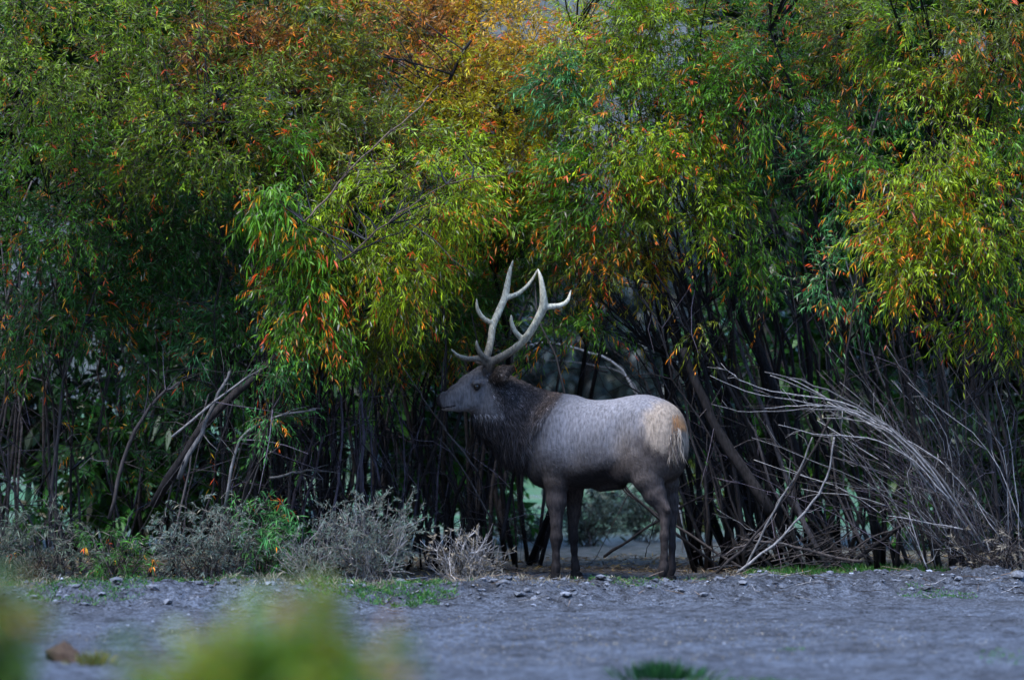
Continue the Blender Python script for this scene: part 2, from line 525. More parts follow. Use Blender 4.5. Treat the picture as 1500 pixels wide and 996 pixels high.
def willow(seed, label, stems, clumps, group=None, fine=True, tangle=0, tangle_z=(0.2, 1.6), leaf=(0.068, 0.0045), branches=9, hero=(), name='willow'):
    """stems: (count, base px range, base Y range, top px shift mean/sd, top row range, radius px range, tone)"""
    rng = np.random.default_rng(seed)
    bx = np.mean([s[1][0] + s[1][1] for s in stems]) / 2
    by = np.mean([s[2][0] + s[2][1] for s in stems]) / 2
    X0 = P(bx, 850, by)[0]
    root = thing(name, label, 'willow', (X0, by, float(ground_z(X0, by))), group)
    curves = []
    for (cnt, bxr, byr, sh, topr, rr, tone) in stems:
        for k in range(cnt):
            Y = rng.uniform(*byr)
            px = rng.uniform(*bxr)
            b0 = P(px, 850, Y)
            b0[2] = float(ground_z(b0[0], Y)) - 0.04
            top = P(px + rng.normal(*sh), rng.uniform(*topr), Y + rng.uniform(-0.6, 0.6))
            pts = stem_curve(rng, b0, top)
            r0 = PX(rng.uniform(*rr) * 0.76, Y)
            r = np.linspace(r0, r0 * 0.35, len(pts)) * rng.uniform(0.9, 1.1, len(pts))
            a = Acc()
            tube(a, pts, r, 6, bark_col(rng, tone))
            build('stem', a, M_BARK, root)
            curves.append(pts)
    for (poly, Y, r0, r1, tone) in hero:
        pts = np.array([P(x, y, Y + dy) for x, y, dy in [(q + (0,))[:3] for q in poly]])
        pts = smooth_path(pts, max(6, len(pts) * 3))
        pts[1:-1] += rng.normal(size=(len(pts) - 2, 3)) * 0.006
        a = Acc()
        bc = bark_col(rng, tone)
        tube(a, pts, np.linspace(PX(r0, Y), PX(r1, Y), len(pts)) * rng.uniform(0.88, 1.12, len(pts)), 6, bc)
        for k in range(3 + len(pts) // 3):
            i = rng.integers(1, len(pts) - 1)
            tn = nrm(pts[i + 1] - pts[i - 1])
            dd = nrm(tn + rng.normal(size=3) * 0.6)
            ln = rng.uniform(0.05, 0.3)
            tube(a, [pts[i], pts[i] + dd * ln * 0.5, pts[i] + dd * ln + rng.normal(size=3) * 0.03], [0.004, 0.003, 0.0015], 3, bc)
        build('branch', a, M_BARK, root)
        curves.append(pts)
    allp = np.concatenate(curves)
    if tangle:
        a = Acc()
        for k in range(int(tangle * 1.7)):
            cv = curves[rng.integers(len(curves))]
            i = rng.integers(1, len(cv))
            p0 = cv[i]
            if not (tangle_z[0] < p0[2] < tangle_z[1]):
                p0 = cv[0] + (cv[-1] - cv[0]) * rng.uniform(0.05, 0.55)
            d = nrm(nrm(cv[-1] - cv[0]) * rng.uniform(-0.3, 1.0) + rng.normal(size=3) * 0.75)
            ln = rng.uniform(0.25, 0.9)
            p = [p0 + d * ln * t + np.array([0, 0, -0.10 * ln * t * t]) + rng.normal(size=3) * 0.02 * (t > 0) for t in (0, 0.35, 0.7, 1)]
            for q in p:
                q[2] = max(q[2], 0.02)
            r0 = rng.uniform(0.0025, 0.006)
            tube(a, p, np.linspace(r0, r0 * 0.35, 4), 3, bark_col(rng, rng.choice(['dark', 'dark', 'mid', 'purple'])), cap=False)
        build('twigs', a, M_BARK, root, kind='stuff')
    if clumps:
        a = Acc()
        for (cx, cy, rx, ry, Y, pal, accent, n, droop) in clumps:
            c = P(cx, cy, Y)
            rad = np.array([PX(rx, Y), max(0.25, 0.5 * PX(rx + ry, Y) * 0.75), PX(ry, Y)])
            n = int(n * (1.14 if fine else 0.75) * (0.7 if cy < -95 else 1))
            droop = droop * 0.72
            pts, outd = clump_points(rng, c, rad, n, max(5, n // 20), 0.17)
            d = nrm(outd * 0.7 + rng.normal(size=(n, 3)) * 0.55 + np.array([0, -0.15, 0.42 - droop * 0.95]))
            sprigs(a, rng, pts, d, rng.uniform(0.16, 0.40, n) * (1 if fine else 1.4), 17 if fine else 13, pal, accent, leaf[0] * rng.uniform(0.8, 1.2) * (1.35 if droop > 0.6 else 1.0), leaf[1] * (1.15 if droop > 0.6 else 1.0), droop, fine and droop > 0.6)
            # limbs feeding the clump
            for k in range(branches):
                tgt = c + (pts[rng.integers(n)] - c) * 0.9
                low = allp[allp[:, 2] < tgt[2] - 0.15]
                if len(low) == 0:
                    low = allp
                s0 = low[np.argmin(np.linalg.norm((low - tgt) * np.array([1, 1, 0.8]), axis=1) + rng.uniform(0, 0.5, len(low)))]
                cv = stem_curve(rng, s0, tgt, 0.12, 6, 0.02)
                r0 = rng.uniform(0.005, 0.011)
                tube(a, cv, np.linspace(r0, 0.002, 6), 4, bark_col(rng, 'dark'), cap=False)
        build('crown', a, M_LEAF, root, kind='stuff')
    return root

# front willows -----------------------------------------------------
willow(11, 'dark green willow with scattered orange leaves, standing at the far end from the elk', 
       [(26, (-70, 230), (0.3, 1.8), (20, 60), (120, 420), (2.5, 5), 'mid')],
       [(40, -20, 150, 90, -0.6, 'moss', 0.12, 330, 0.25), (60, 100, 150, 110, -0.6, 'moss', 0.14, 420, 0.3), (40, 250, 150, 110, -0.4, 'green', 0.2, 420, 0.35),
        (70, 390, 150, 100, 0.2, 'deep', 0.22, 380, 0.45), (170, 170, 130, 110, 0.3, 'olive', 0.1, 380, 0.3), (190, 330, 120, 100, 0.3, 'deep', 0.14, 380, 0.4),
        (90, 490, 150, 70, 0.4, 'deep', 0.25, 150, 0.5), (40, 600, 110, 70, 0.7, 'deep', 0.3, 50, 0.5), (160, 610, 100, 70, 0.8, 'deep', 0.3, 45, 0.5),
        (-200, 150, 180, 200, 0.3, 'green', 0.1, 400, 0.3), (-200, 450, 180, 150, 0.3, 'deep', 0.1, 300, 0.3), (60, -170, 260, 110, 0.2, 'green', 0.1, 260, 0.2)],  # last clump: unseen canopy above, added to shade the thicket
       tangle=170, tangle_z=(0.3, 2.2))
willow(12, 'green willow with a salmon-red patch of dry leaves near its top',
       [(18, (170, 400), (0.3, 1.6), (60, 60), (100, 380), (2.5, 5.5), 'mid'), (8, (200, 330), (-0.2, 0.5), (90, 40), (480, 600), (2, 4), 'mid')],
       [(240, 40, 110, 90, -0.3, 'moss', 0.06, 330, 0.2), (330, 60, 80, 90, 0.4, 'rust', 0.25, 260, 0.15), (420, 40, 90, 80, 0.5, 'olive', 0.25, 300, 0.2),
        (300, 190, 140, 90, -0.4, 'moss', 0.12, 440, 0.3), (420, 180, 90, 90, 0.1, 'olive', 0.15, 320, 0.3), (270, 310, 130, 80, 0.1, 'deep', 0.08, 420, 0.4),
        (330, 410, 120, 80, 0.2, 'deep', 0.12, 340, 0.4), (230, 480, 100, 70, 0.5, 'deep', 0.2, 130, 0.5), (350, 510, 80, 60, 0.2, 'teal', 0.2, 90, 0.6),
        (290, 640, 90, 60, 0.5, 'deep', 0.2, 40, 0.6), (340, -170, 220, 110, 0.2, 'green', 0.1, 240, 0.2)],  # last clump hangs out of view, added for its shade
       tangle=150, tangle_z=(0.2, 2.0),
       hero=[([(262, 702), (290, 640), (318, 582), (336, 545)], -0.45, 4.5, 2, 'pale'), ([(225, 740, .3), (300, 622), (365, 560), (420, 505), (475, 455), (520, 420, .3)], -0.25, 7, 4, 'mid'),
             ([(252, 640), (330, 576), (384, 540)], -0.5, 2.2, 1, 'pale'), ([(235, 182), (300, 180), (362, 178)], -0.45, 1.0, 1.4, 'mid'),
             ([(330, 742), (348, 650), (400, 612), (462, 600)], -0.5, 2.6, 1.2, 'pale'), ([(160, 760), (185, 660), (225, 590), (262, 560)], -0.3, 3.4, 1.6, 'mid')])
willow(13, 'willow with long hanging sprays of green leaves turning red at their tips',
       [(16, (380, 600), (0.5, 1.8), (30, 60), (220, 420), (2.5, 5.0), 'dark')],
       [(420, 300, 45, 90, -0.5, 'green', 0.25, 130, 0.95), (440, 400, 50, 70, -0.5, 'green', 0.5, 110, 1.0), (500, 330, 60, 90, -0.3, 'lime', 0.2, 220, 0.8),
        (560, 390, 80, 60, -0.4, 'lime', 0.3, 220, 0.75), (620, 280, 90, 70, -0.5, 'lime', 0.35, 300, 0.55), (670, 230, 50, 40, 0.2, 'lime', 0.3, 110, 0.5),
        (560, 230, 80, 70, 0.0, 'olive', 0.4, 260, 0.4), (500, 130, 80, 90, 0.4, 'olive', 0.3, 280, 0.3), (650, 370, 80, 60, 1.5, 'green', 0.25, 240, 0.5),
        (470, 450, 80, 60, -0.5, 'green', 0.3, 200, 0.7), (560, 460, 70, 40, 0.2, 'olive', 0.15, 160, 0.6), (640, 450, 70, 40, 1.6, 'deep', 0.2, 160, 0.5),
        (400, 590, 50, 60, -0.5, 'teal', 0.2, 60, 0.8), (500, 20, 90, 90, 0.8, 'gold', 0.4, 240, 0.3)],
       tangle=60,
       hero=[([(445, 325), (480, 290), (515, 246), (560, 205), (612, 160), (642, 126)], -1.1, 1.7, 0.8, 'brown'), ([(500, 382), (560, 332), (612, 296), (662, 268), (738, 257)], -1.0, 1.5, 0.6, 'brown'),
             ([(650, 300, 1), (640, 190, 1), (655, 120, 1), (690, 60, 1)], -0.1, 4, 2, 'dark')])
willow(14, 'yellow and orange willow standing behind the antlers of the elk',
       [(20, (640, 800), (2.2, 3.6), (20, 70), (40, 300), (3, 6), 'dark')],
       [(590, 60, 80, 70, 2.0, 'rust', 0.4, 300, 0.3), (690, 50, 90, 70, 2.1, 'amber', 0.4, 360, 0.25), (780, 100, 90, 90, 1.5, 'amber', 0.3, 360, 0.25),
        (700, 160, 100, 80, 1.2, 'gold', 0.3, 380, 0.3), (630, 200, 80, 70, 1.0, 'gold', 0.2, 260, 0.3), (765, 240, 85, 70, 1.3, 'gold', 0.25, 300, 0.3),
        (710, 300, 100, 40, 1.5, 'olive', 0.15, 240, 0.4), (770, 350, 90, 60, 2.2, 'deep', 0.1, 240, 0.4), (700, 400, 80, 45, 2.2, 'green', 0.15, 240, 0.45),
        (790, 400, 70, 50, 2.2, 'deep', 0.2, 190, 0.5), (805, 320, 60, 45, 1.1, 'olive', 0.4, 150, 0.4), (735, 325, 70, 35, 1.1, 'green', 0.4, 150, 0.45), (815, 190, 50, 80, 1.0, 'lime', 0.3, 160, 0.4), (700, -90, 200, 90, 3.4, 'gold', 0.2, 180, 0.2), (660, 470, 60, 40, 1.8, 'olive', 0.2, 120, 0.5)],
       tangle=60, tangle_z=(0.8, 3), branches=12)
willow(15, 'bright yellow-green willow arching over the back of the elk',
       [(22, (1010, 1130), (1.0, 2.4), (-110, 60), (30, 300), (3, 7), 'dark')],
       [(880, 40, 80, 80, 0.9, 'lime', 0.2, 330, 0.4), (960, 60, 90, 90, 0.6, 'lime', 0.3, 380, 0.4), (860, 160, 80, 90, 0.8, 'teal', 0.12, 330, 0.5),
        (930, 190, 100, 90, 0.5, 'lime', 0.3, 420, 0.5), (880, 280, 80, 60, 0.6, 'green', 0.3, 280, 0.55), (1010, 160, 80, 90, 0.5, 'green', 0.3, 320, 0.5),
        (1020, 270, 80, 80, 0.5, 'lime', 0.2, 280, 0.55), (950, 330, 80, 40, 0.7, 'olive', 0.3, 160, 0.6), (1090, 330, 70, 60, 0.7, 'green', 0.2, 150, 0.6), (870, 390, 50, 40, 0.8, 'olive', 0.6, 60, 0.6),
        (930, 400, 60, 30, 0.9, 'gold', 0.4, 60, 0.6), (860, 480, 60, 24, 0.9, 'green', 0.35, 46, 0.7), (1020, 480, 20, 22, 0.5, 'olive', 0.3, 9, 0.8), (960, -150, 160, 100, -0.1, 'lime', 0.2, 360, 0.3)],  # last clump is unseen overhang, put in to darken what lies below
       tangle=120, tangle_z=(0.5, 3), branches=11)
willow(16, 'sparse willow of dark leaning stems beyond the rump of the elk',
       [(44, (1060, 1330), (0.6, 3.0), (-160, 70), (60, 420), (2.5, 6.5), 'dark'), (26, (1020, 1300), (0.6, 2.6), (-130, 60), (380, 640), (1.8, 4.0), 'mid')],
       [(1120, 120, 80, 80, 0.3, 'green', 0.4, 220, 0.5), (1260, 60, 60, 80, 0.2, 'olive', 0.35, 160, 0.5), (1270, 220, 50, 70, 0.1, 'green', 0.35, 110, 0.55), (1080, 40, 80, 70, 0.6, 'green', 0.35, 260, 0.4), (1170, 70, 90, 80, 1.4, 'olive', 0.2, 170, 0.4), (1150, 180, 90, 70, 0.8, 'deep', 0.25, 210, 0.5),
        (1230, 140, 70, 90, 1.6, 'deep', 0.15, 130, 0.4), (1210, 270, 80, 50, 0.2, 'teal', 0.3, 100, 0.6), (1130, 420, 60, 40, 0.9, 'deep', 0.2, 50, 0.6),
        (1230, 420, 60, 40, -0.2, 'teal', 0.3, 60, 0.7), (1150, -150, 180, 100, -0.3, 'green', 0.2, 380, 0.3)],  # last clump: out-of-view overhang added to cast shade
       tangle=260, tangle_z=(0.2, 2.6), branches=9,
       hero=[([(1000, 510), (1032, 590), (1060, 645), (1128, 748)], 0.7, 6, 9, 'mid'), ([(1035, 300), (1050, 380), (1080, 450), (1130, 560), (1180, 700)], 1.2, 4, 7, 'dark')])
willow(17, 'yellow-green willow with orange-red leaf tips above the bleached dead branches',
       [(30, (1330, 1620), (0.0, 1.6), (-90, 70), (100, 420), (2.5, 6), 'mid'), (14, (1380, 1560), (-0.2, 0.8), (-60, 40), (420, 640), (1.8, 3.6), 'mid')],
       [(1350, 50, 80, 80, -0.2, 'lime', 0.35, 300, 0.5), (1440, 60, 90, 80, -0.3, 'olive', 0.3, 330, 0.5), (1380, 170, 90, 80, -0.5, 'lime', 0.4, 259, 0.6),
        (1470, 190, 90, 90, -0.4, 'green', 0.35, 244, 0.6), (1340, 300, 70, 70, -0.6, 'lime', 0.35, 187, 0.65), (1430, 310, 90, 70, -0.6, 'lime', 0.3, 244, 0.65),
        (1370, 390, 80, 50, -0.6, 'lime', 0.3, 180, 0.65), (1460, 390, 70, 60, -0.4, 'green', 0.3, 200, 0.65), (1440, 470, 60, 40, -0.4, 'lime', 0.35, 70, 0.7),
        (1490, 520, 40, 40, -0.4, 'olive', 0.4, 30, 0.7), (1290, 380, 40, 60, -0.4, 'gold', 0.4, 80, 0.7), (1300, 90, 50, 70, 0.2, 'deep', 0.25, 150, 0.5),
        (1640, 200, 160, 200, 0.1, 'green', 0.25, 400, 0.4), (1420, -150, 220, 110, -0.8, 'green', 0.2, 420, 0.3)],  # last clump: unseen forward crown, added to shade the front
       tangle=260, tangle_z=(0.1, 2.0), branches=10)
willow(18, 'bunch of upright bare dark willow stems before the muzzle of the elk',
       [(34, (400, 670), (1.0, 2.6), (0, 45), (380, 560), (2.0, 5.5), 'dark'), (22, (400, 630), (0.3, 1.6), (0, 40), (470, 700), (1.6, 3.2), 'purple'), (16, (650, 760), (1.0, 1.8), (-40, 40), (540, 720), (1.6, 3.6), 'dark')],
       [(590, 500, 90, 30, 1.6, 'olive', 0.2, 200, 0.6), (500, 480, 90, 40, 1.0, 'deep', 0.2, 160, 0.6), (800, 500, 50, 30, 1.6, 'green', 0.3, 50, 0.6)],
       tangle=240, tangle_z=(0.1, 1.9),
       hero=[([(420, 765), (442, 690), (458, 640), (470, 560), (480, 500)], 0.1, 2.6, 1.4, 'purple'), ([(485, 770), (497, 690), (500, 590), (492, 510)], 0.1, 2.4, 1.4, 'purple'),
             ([(530, 720), (533, 640), (528, 560), (533, 490)], 0.1, 2.8, 1.8, 'purple'), ([(556, 712), (545, 650), (534, 600)], 0.1, 2.4, 1.4, 'purple'),
             ([(440, 760), (462, 690), (474, 640)], 0.05, 2.4, 1.6, 'purple'), ([(395, 700), (440, 692), (472, 690)], -0.1, 2.2, 1.2, 'pale'),
             ([(700, 690), (660, 640), (625, 590), (605, 560)], 0.2, 1.6, 0.8, 'mid'), ([(720, 760), (680, 690), (640, 640)], 0.2, 1.8, 0.8, 'mid'),
             ([(735, 790), (745, 740), (752, 690), (748, 640)], 0.5, 3.4, 2.0, 'dark')])

# willows deep in the thicket ---------------------------------------
deep = 'shaded dark willow deep in the thicket, behind the front willows'
for k, (px, Y, w, low) in enumerate([(-130, 5.2, 240, 760), (150, 4.8, 230, 760), (400, 5.0, 200, 760), (580, 5.6, 150, 760), (1190, 6.4, 130, 640), (1380, 5.4, 190, 740), (1650, 5.4, 240, 760)]):
    rngk = np.random.default_rng(200 + k)
    cl = []
    for cy in range(-220, low, 130):
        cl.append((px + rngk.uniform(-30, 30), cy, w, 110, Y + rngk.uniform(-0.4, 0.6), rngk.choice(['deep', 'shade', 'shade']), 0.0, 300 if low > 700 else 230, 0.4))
    cl.append((px, -150, w, 120, Y - 2.2, 'deep', 0.05, 260, 0.3))  # unseen roof clump, added to keep the interior dark
    cl.append((px, -40, w, 90, Y - 1.6, 'deep', 0.05, 200, 0.3))  # second roof clump, added to block light between the rows
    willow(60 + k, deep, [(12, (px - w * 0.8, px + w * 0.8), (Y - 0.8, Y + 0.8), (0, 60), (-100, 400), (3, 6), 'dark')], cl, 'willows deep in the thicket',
           fine=False, tangle=60, leaf=(0.22, 0.028), branches=4)

# ------------------------------------------------------------------ bleached dead branches on the ground beside the thicket
def dead_wood(seed, name, label, polys, n_rand=0, rand=None):
    rng = np.random.default_rng(seed)
    base = P(polys[0][0][-1][0], polys[0][0][-1][1], polys[0][1])
    base[2] = 0
    root = thing(name, label, 'branch', base)
    allp = list(polys)
    for k in range(n_rand):
        allp.append(rand(rng))
    for (poly, Y, r0, r1, tone) in allp:
        pts = np.array([P(q[0], q[1], Y + (q[2] if len(q) > 2 else 0)) for q in poly])
        pts[:, 2] = np.maximum(pts[:, 2], ground_z(pts[:, 0], pts[:, 1]) + PX(max(r0, r1), Y) * 0.4)
        pts = smooth_path(pts, max(7, len(pts) * 3))
        pts[1:-1] += rng.normal(size=(len(pts) - 2, 3)) * 0.005
        a = Acc()
        bc = bark_col(rng, tone)
        tube(a, pts, np.linspace(PX(r0, Y), PX(r1, Y), len(pts)) * rng.uniform(0.36, 0.54, len(pts)), 6, bc)
        for k in range(len(pts) // 2):
            i = rng.integers(1, len(pts) - 1)
            tn = nrm(pts[i - 1] - pts[i + 1])
            dd = nrm(tn * rng.choice([0.8, 1.2]) + rng.normal(size=3) * 0.5)
            ln = rng.uniform(0.03, 0.22)
            tube(a, [pts[i], pts[i] + dd * ln * 0.5, pts[i] + dd * ln + rng.normal(size=3) * 0.02], [0.0035, 0.0028, 0.0012], 3, bc)
        build('branch', a, M_BARK, root)
    return root

def rand_right(rng):
    bx, byy = rng.uniform(1330, 1500), rng.uniform(770, 835)
    L_ = rng.uniform(120, 330)
    ang = rng.normal(math.radians(128), math.radians(17))
    ex, ey = bx + math.cos(ang) * L_, byy - math.sin(ang) * L_
    mx, my = (bx + ex) / 2 + rng.uniform(0, 40), (byy + ey) / 2 - rng.uniform(0, 25)
    return ([(ex, ey), (mx, my), (bx, byy)], rng.uniform(-0.7, 0.3), rng.uniform(0.6, 1.0), rng.uniform(1.2, 2.3), rng.choice(['mid', 'pale', 'mid', 'purple']))
dead_wood(31, 'dead_willow', 'bleached dead willow with bare branches sweeping out of the thicket towards the elk', [
    ([(1120, 545), (1180, 560), (1250, 590), (1320, 640), (1380, 702), (1440, 800)], -0.8, 2.0, 5, 'pale'),
    ([(1040, 550), (1100, 575), (1180, 590), (1260, 605), (1330, 650), (1400, 740)], -0.85, 1.2, 3.2, 'pale'),
    ([(1056, 532), (1090, 560), (1150, 577), (1245, 592), (1320, 642)], -0.8, 1.0, 2.6, 'pale'),
    ([(1042, 592), (1090, 604), (1160, 600), (1230, 600), (1305, 625)], -0.9, 1.0, 2.4, 'pale'),
    ([(1120, 598), (1180, 594), (1240, 600), (1320, 640)], -0.8, 1.0, 2.2, 'pale'),
    ([(1140, 622), (1200, 635), (1270, 642), (1330, 668), (1390, 730)], -0.9, 1.0, 2.6, 'pale'),
    ([(1205, 612), (1260, 617), (1310, 640), (1375, 705)], -0.85, 1.0, 2.6, 'pale'),
    ([(1128, 550), (1200, 578), (1285, 622), (1355, 684), (1420, 780)], -0.75, 2.0, 4.4, 'pale'),
    ([(1150, 552), (1215, 585), (1300, 640), (1370, 720)], -0.7, 1.6, 3.4, 'pale'),
    ([(1300, 755), (1355, 765), (1410, 775)], -0.9, 1.2, 2.4, 'pale'),
    ([(1338, 665), (1330, 700), (1340, 740), (1360, 770)], -0.8, 1.2, 2.2, 'pale'),
    ([(1330, 750), (1345, 800), (1358, 832)], -0.9, 1.4, 2.2, 'pale'),
    ([(1280, 575), (1285, 610), (1330, 660), (1350, 700), (1390, 790)], -0.7, 1.0, 2.6, 'pale')], 110, rand_right)
dead_wood(32, 'leaning_branch', 'forked bare branch leaning up from the ground behind the elk', [
    ([(1256, 400), (1242, 500), (1232, 585), (1205, 632), (1165, 705), (1110, 780), (1050, 838)], -0.45, 2.6, 5.5, 'mid'),
    ([(1222, 640), (1214, 692), (1190, 735), (1140, 790), (1080, 838)], -0.5, 3.2, 4.8, 'pale'),
    ([(1190, 640), (1168, 695), (1130, 755), (1090, 835)], -0.45, 2.8, 4.0, 'pale'),
    ([(1160, 690), (1165, 730), (1150, 760), (1110, 835)], -0.3, 1.4, 2.0, 'mid')])
dead_wood(33, 'fallen_log', 'thin fallen grey log lying at the foot of the thicket by the short grass', [
    ([(1085, 790), (1160, 800), (1215, 814), (1262, 822)], 0.0, 4, 6, 'mid')])
dead_wood(34, 'fallen_branch', 'dark fallen branch slanting up from the ground to the stems behind the short grass', [
    ([(1345, 748), (1312, 776), (1250, 822)], 0.15, 8, 6, 'dark'), ([(1320, 770), (1270, 790), (1235, 818)], 0.1, 3, 3, 'mid')])
dead_wood(35, 'propped_branch', 'dark branch propped on the ground between the front and hind legs of the elk', [
    ([(1100, 702), (1050, 716), (985, 750), (932, 785), (885, 815)], 1.2, 3, 5, 'dark'), ([(960, 762), (952, 790), (945, 815)], 1.2, 1.6, 1.6, 'dark')])
dead_wood(37, 'arching_branch', 'pale arching branches just beyond the back of the elk, blurred by distance', [
    ([(745, 515), (800, 502), (860, 516), (915, 548), (985, 700), (1000, 820)], 4.6, 1.6, 5, 'pale'), ([(800, 528), (870, 535), (930, 565), (980, 680)], 4.8, 1.4, 4, 'pale'),
    ([(860, 490), (905, 520), (950, 570), (990, 720)], 4.4, 1.4, 4, 'mid'), ([(770, 560), (830, 540), (890, 545)], 4.7, 1.4, 3, 'mid')])
def rand_drift(rng):
    x = rng.uniform(1000, 1230)
    y = rng.uniform(800, 838)
    l = rng.uniform(40, 130)
    an = rng.normal(0.35, 0.35)
    return ([(x + l * math.cos(an), y - l * abs(math.sin(an))), (x + l * 0.5, y - l * 0.35 * abs(math.sin(an)) - 6), (x, y)], rng.uniform(-0.5, 0.8), 0.9, rng.uniform(1.2, 2.2), rng.choice(['mid', 'mid', 'dark']))
dead_wood(36, 'brushwood', 'heap of thin bare brushwood on the ground behind the hind hoof of the elk', [([(1050, 745), (1090, 770), (1130, 790), (1160, 800)], -0.2, 1.0, 1.6, 'pale')], 28, rand_drift)

# ------------------------------------------------------------------ low bushes along the foot of the thicket
def bush(seed, name, label, cx, base_y, w, h, Y, pal, nst, nsp, tone='pale', droop=0.1, leaf=(0.055, 0.0045), bare=0.0, accent=0.0, up=0.8):
    rng = np.random.default_rng(seed)
    b = P(cx, base_y, Y)
    gz = float(ground_z(b[0], Y))
    root = thing(name, label, 'bush', (b[0], Y, gz))
    W, H = PX(w, Y), PX(h, Y)
    stems_p = []
    for k in range(nst):
        a = Acc()
        p0 = np.array([b[0] + rng.normal() * W * 0.18, Y + rng.normal() * 0.12, gz - 0.02])
        top = np.array([b[0] + rng.uniform(-1, 1) * W * 0.95, Y + rng.uniform(-0.35, 0.3), gz + H * rng.uniform(0.45, 1.05)])
        top[2] = gz + (top[2] - gz) * (1 - 0.35 * ((top[0] - b[0]) / W) ** 2)
        cv = stem_curve(rng, p0, top, 0.14, 7, 0.03)
        r0 = rng.uniform(0.003, 0.007)
        c = bark_col(rng, tone)
        tube(a, cv, np.linspace(r0, r0 * 0.35, 7), 4, c, cap=False)
        for j in range(7):
            i = rng.integers(2, 6)
            d = nrm(nrm(cv[-1] - cv[0]) + rng.normal(size=3) * 0.6)
            l = rng.uniform(0.05, 0.2)
            tube(a, [cv[i], cv[i] + d * l * 0.5 + rng.normal(size=3) * 0.01, cv[i] + d * l], [0.0028, 0.002, 0.001], 3, c * rng.uniform(0.7, 1.3), cap=False)
        build('stem', a, M_BARK, root)
        stems_p.append(cv)
    if nsp:
        a = Acc()
        cv = np.array(stems_p)
        k = rng.integers(0, nst, nsp)
        i = rng.integers(2, 7, nsp)
        pts = cv[k, i] + rng.normal(size=(nsp, 3)) * 0.045
        d = nrm(nrm(cv[k, -1] - cv[k, 0]) * up + rng.normal(size=(nsp, 3)) * 0.6)
        sprigs(a, rng, pts, d, rng.uniform(0.06, 0.18, nsp), 12, pal, accent, leaf[0], leaf[1], droop, False, (0.2, 0.17, 0.14))
        build('foliage', a, M_DRYLEAF, root, kind='stuff')
    return root
bush(71, 'sage_bush', 'round grey-green leafy bush with pale twigs, largest of the bushes on the bare ground', 545, 868, 78, 140, -1.6, 'sage', 36, 400, leaf=(0.042, 0.0034))
bush(72, 'sage_bush', 'ragged grey bush with straw-coloured stems touching the round grey-green bush', 462, 858, 55, 115, -1.5, 'sage', 26, 200, leaf=(0.042, 0.0032))
bush(73, 'twig_bush', 'bare tan twiggy bush without leaves, closest bush to the front hooves of the elk', 682, 856, 62, 88, -1.3, 'straw', 44, 60, 'pale')
bush(74, 'sage_bush', 'blue-grey narrow-leaved bush pressed against the thicket under the leaning pale branch', 305, 848, 80, 130, -0.9, 'sage', 30, 380, 'mid', 0.4, (0.05, 0.0036))
bush(75, 'low_willow', 'low grey-green willow bush with arching leaves at the far end from the elk', 50, 842, 90, 115, -0.8, 'grey', 26, 210, 'mid', 0.5, (0.075, 0.004), accent=0.03)
bush(76, 'low_willow', 'low drab willow bush between the blue-grey bush and the one at the far end', 170, 846, 55, 85, -0.85, 'deep', 22, 130, 'mid', 0.5, (0.075, 0.004), accent=0.06)
bush(77, 'low_willow', 'blue-green hanging willow growth beside the round grey-green bush', 395, 845, 45, 150, -0.4, 'teal', 18, 170, 'mid', 0.7, (0.10, 0.0055), accent=0.04)
bush(78, 'twig_bush', 'thin dry twig bush at the foot of the bleached dead willow', 1460, 838, 90, 70, -0.7, 'straw', 34, 30, 'mid')
for k, (px, Y, hh, pal) in enumerate([(775, 7.0, 40, 'grey'), (862, 6.0, 75, 'grey'), (905, 9.5, 90, 'sage'), (945, 7.0, 100, 'grey'), (1015, 7.0, 110, 'olive'), (985, 11.0, 90, 'sage')]):
    o = bush(80 + k, 'meadow_bush', 'dull dry bush on the meadow, seen under the belly of the elk', px, 840, 55, hh, Y, pal, 18, 90, 'mid', 0.2, (0.12, 0.008))
    o['group'] = 'dry bushes on the meadow'

# far trees beyond the meadow
for k, (px, Y, hh) in enumerate([(560, 33, 6.0), (650, 34, 5.5), (730, 31, 4.6), (800, 33, 5.2), (870, 30, 4.4), (940, 34, 5.4), (1020, 31, 5.0), (1110, 34, 6.0), (1210, 32, 5.5), (1330, 35, 6.5)]):
    rng = np.random.default_rng(300 + k)
    b0 = P(px, 850, Y)
    b0[2] = -0.02
    root = thing('far_tree', 'dark green tree far off across the meadow, seen through the gap in the thicket', 'tree', b0, 'trees across the meadow')
    a = Acc()
    tube(a, stem_curve(rng, b0 - np.array([0, 0, .1]), b0 + np.array([0, 0, hh * 0.8]), 0.04), np.linspace(0.16, 0.04, 8), 7, bark_col(rng, 'dark'))
    build('trunk', a, M_BARK, root)
    a = Acc()
    pts, od = clump_points(rng, b0 + np.array([0, 0, hh * 0.47]), np.array([hh * 0.36, hh * 0.30, hh * 0.48]), 900, 40, 0.16)
    sprigs(a, rng, pts, nrm(od + rng.normal(size=od.shape) * 0.5), rng.uniform(0.4, 0.8, 900), 9, 'dusk', 0.0, 0.28, 0.035, 0.3, False)
    build('crown', a, M_LEAF, root, kind='stuff')

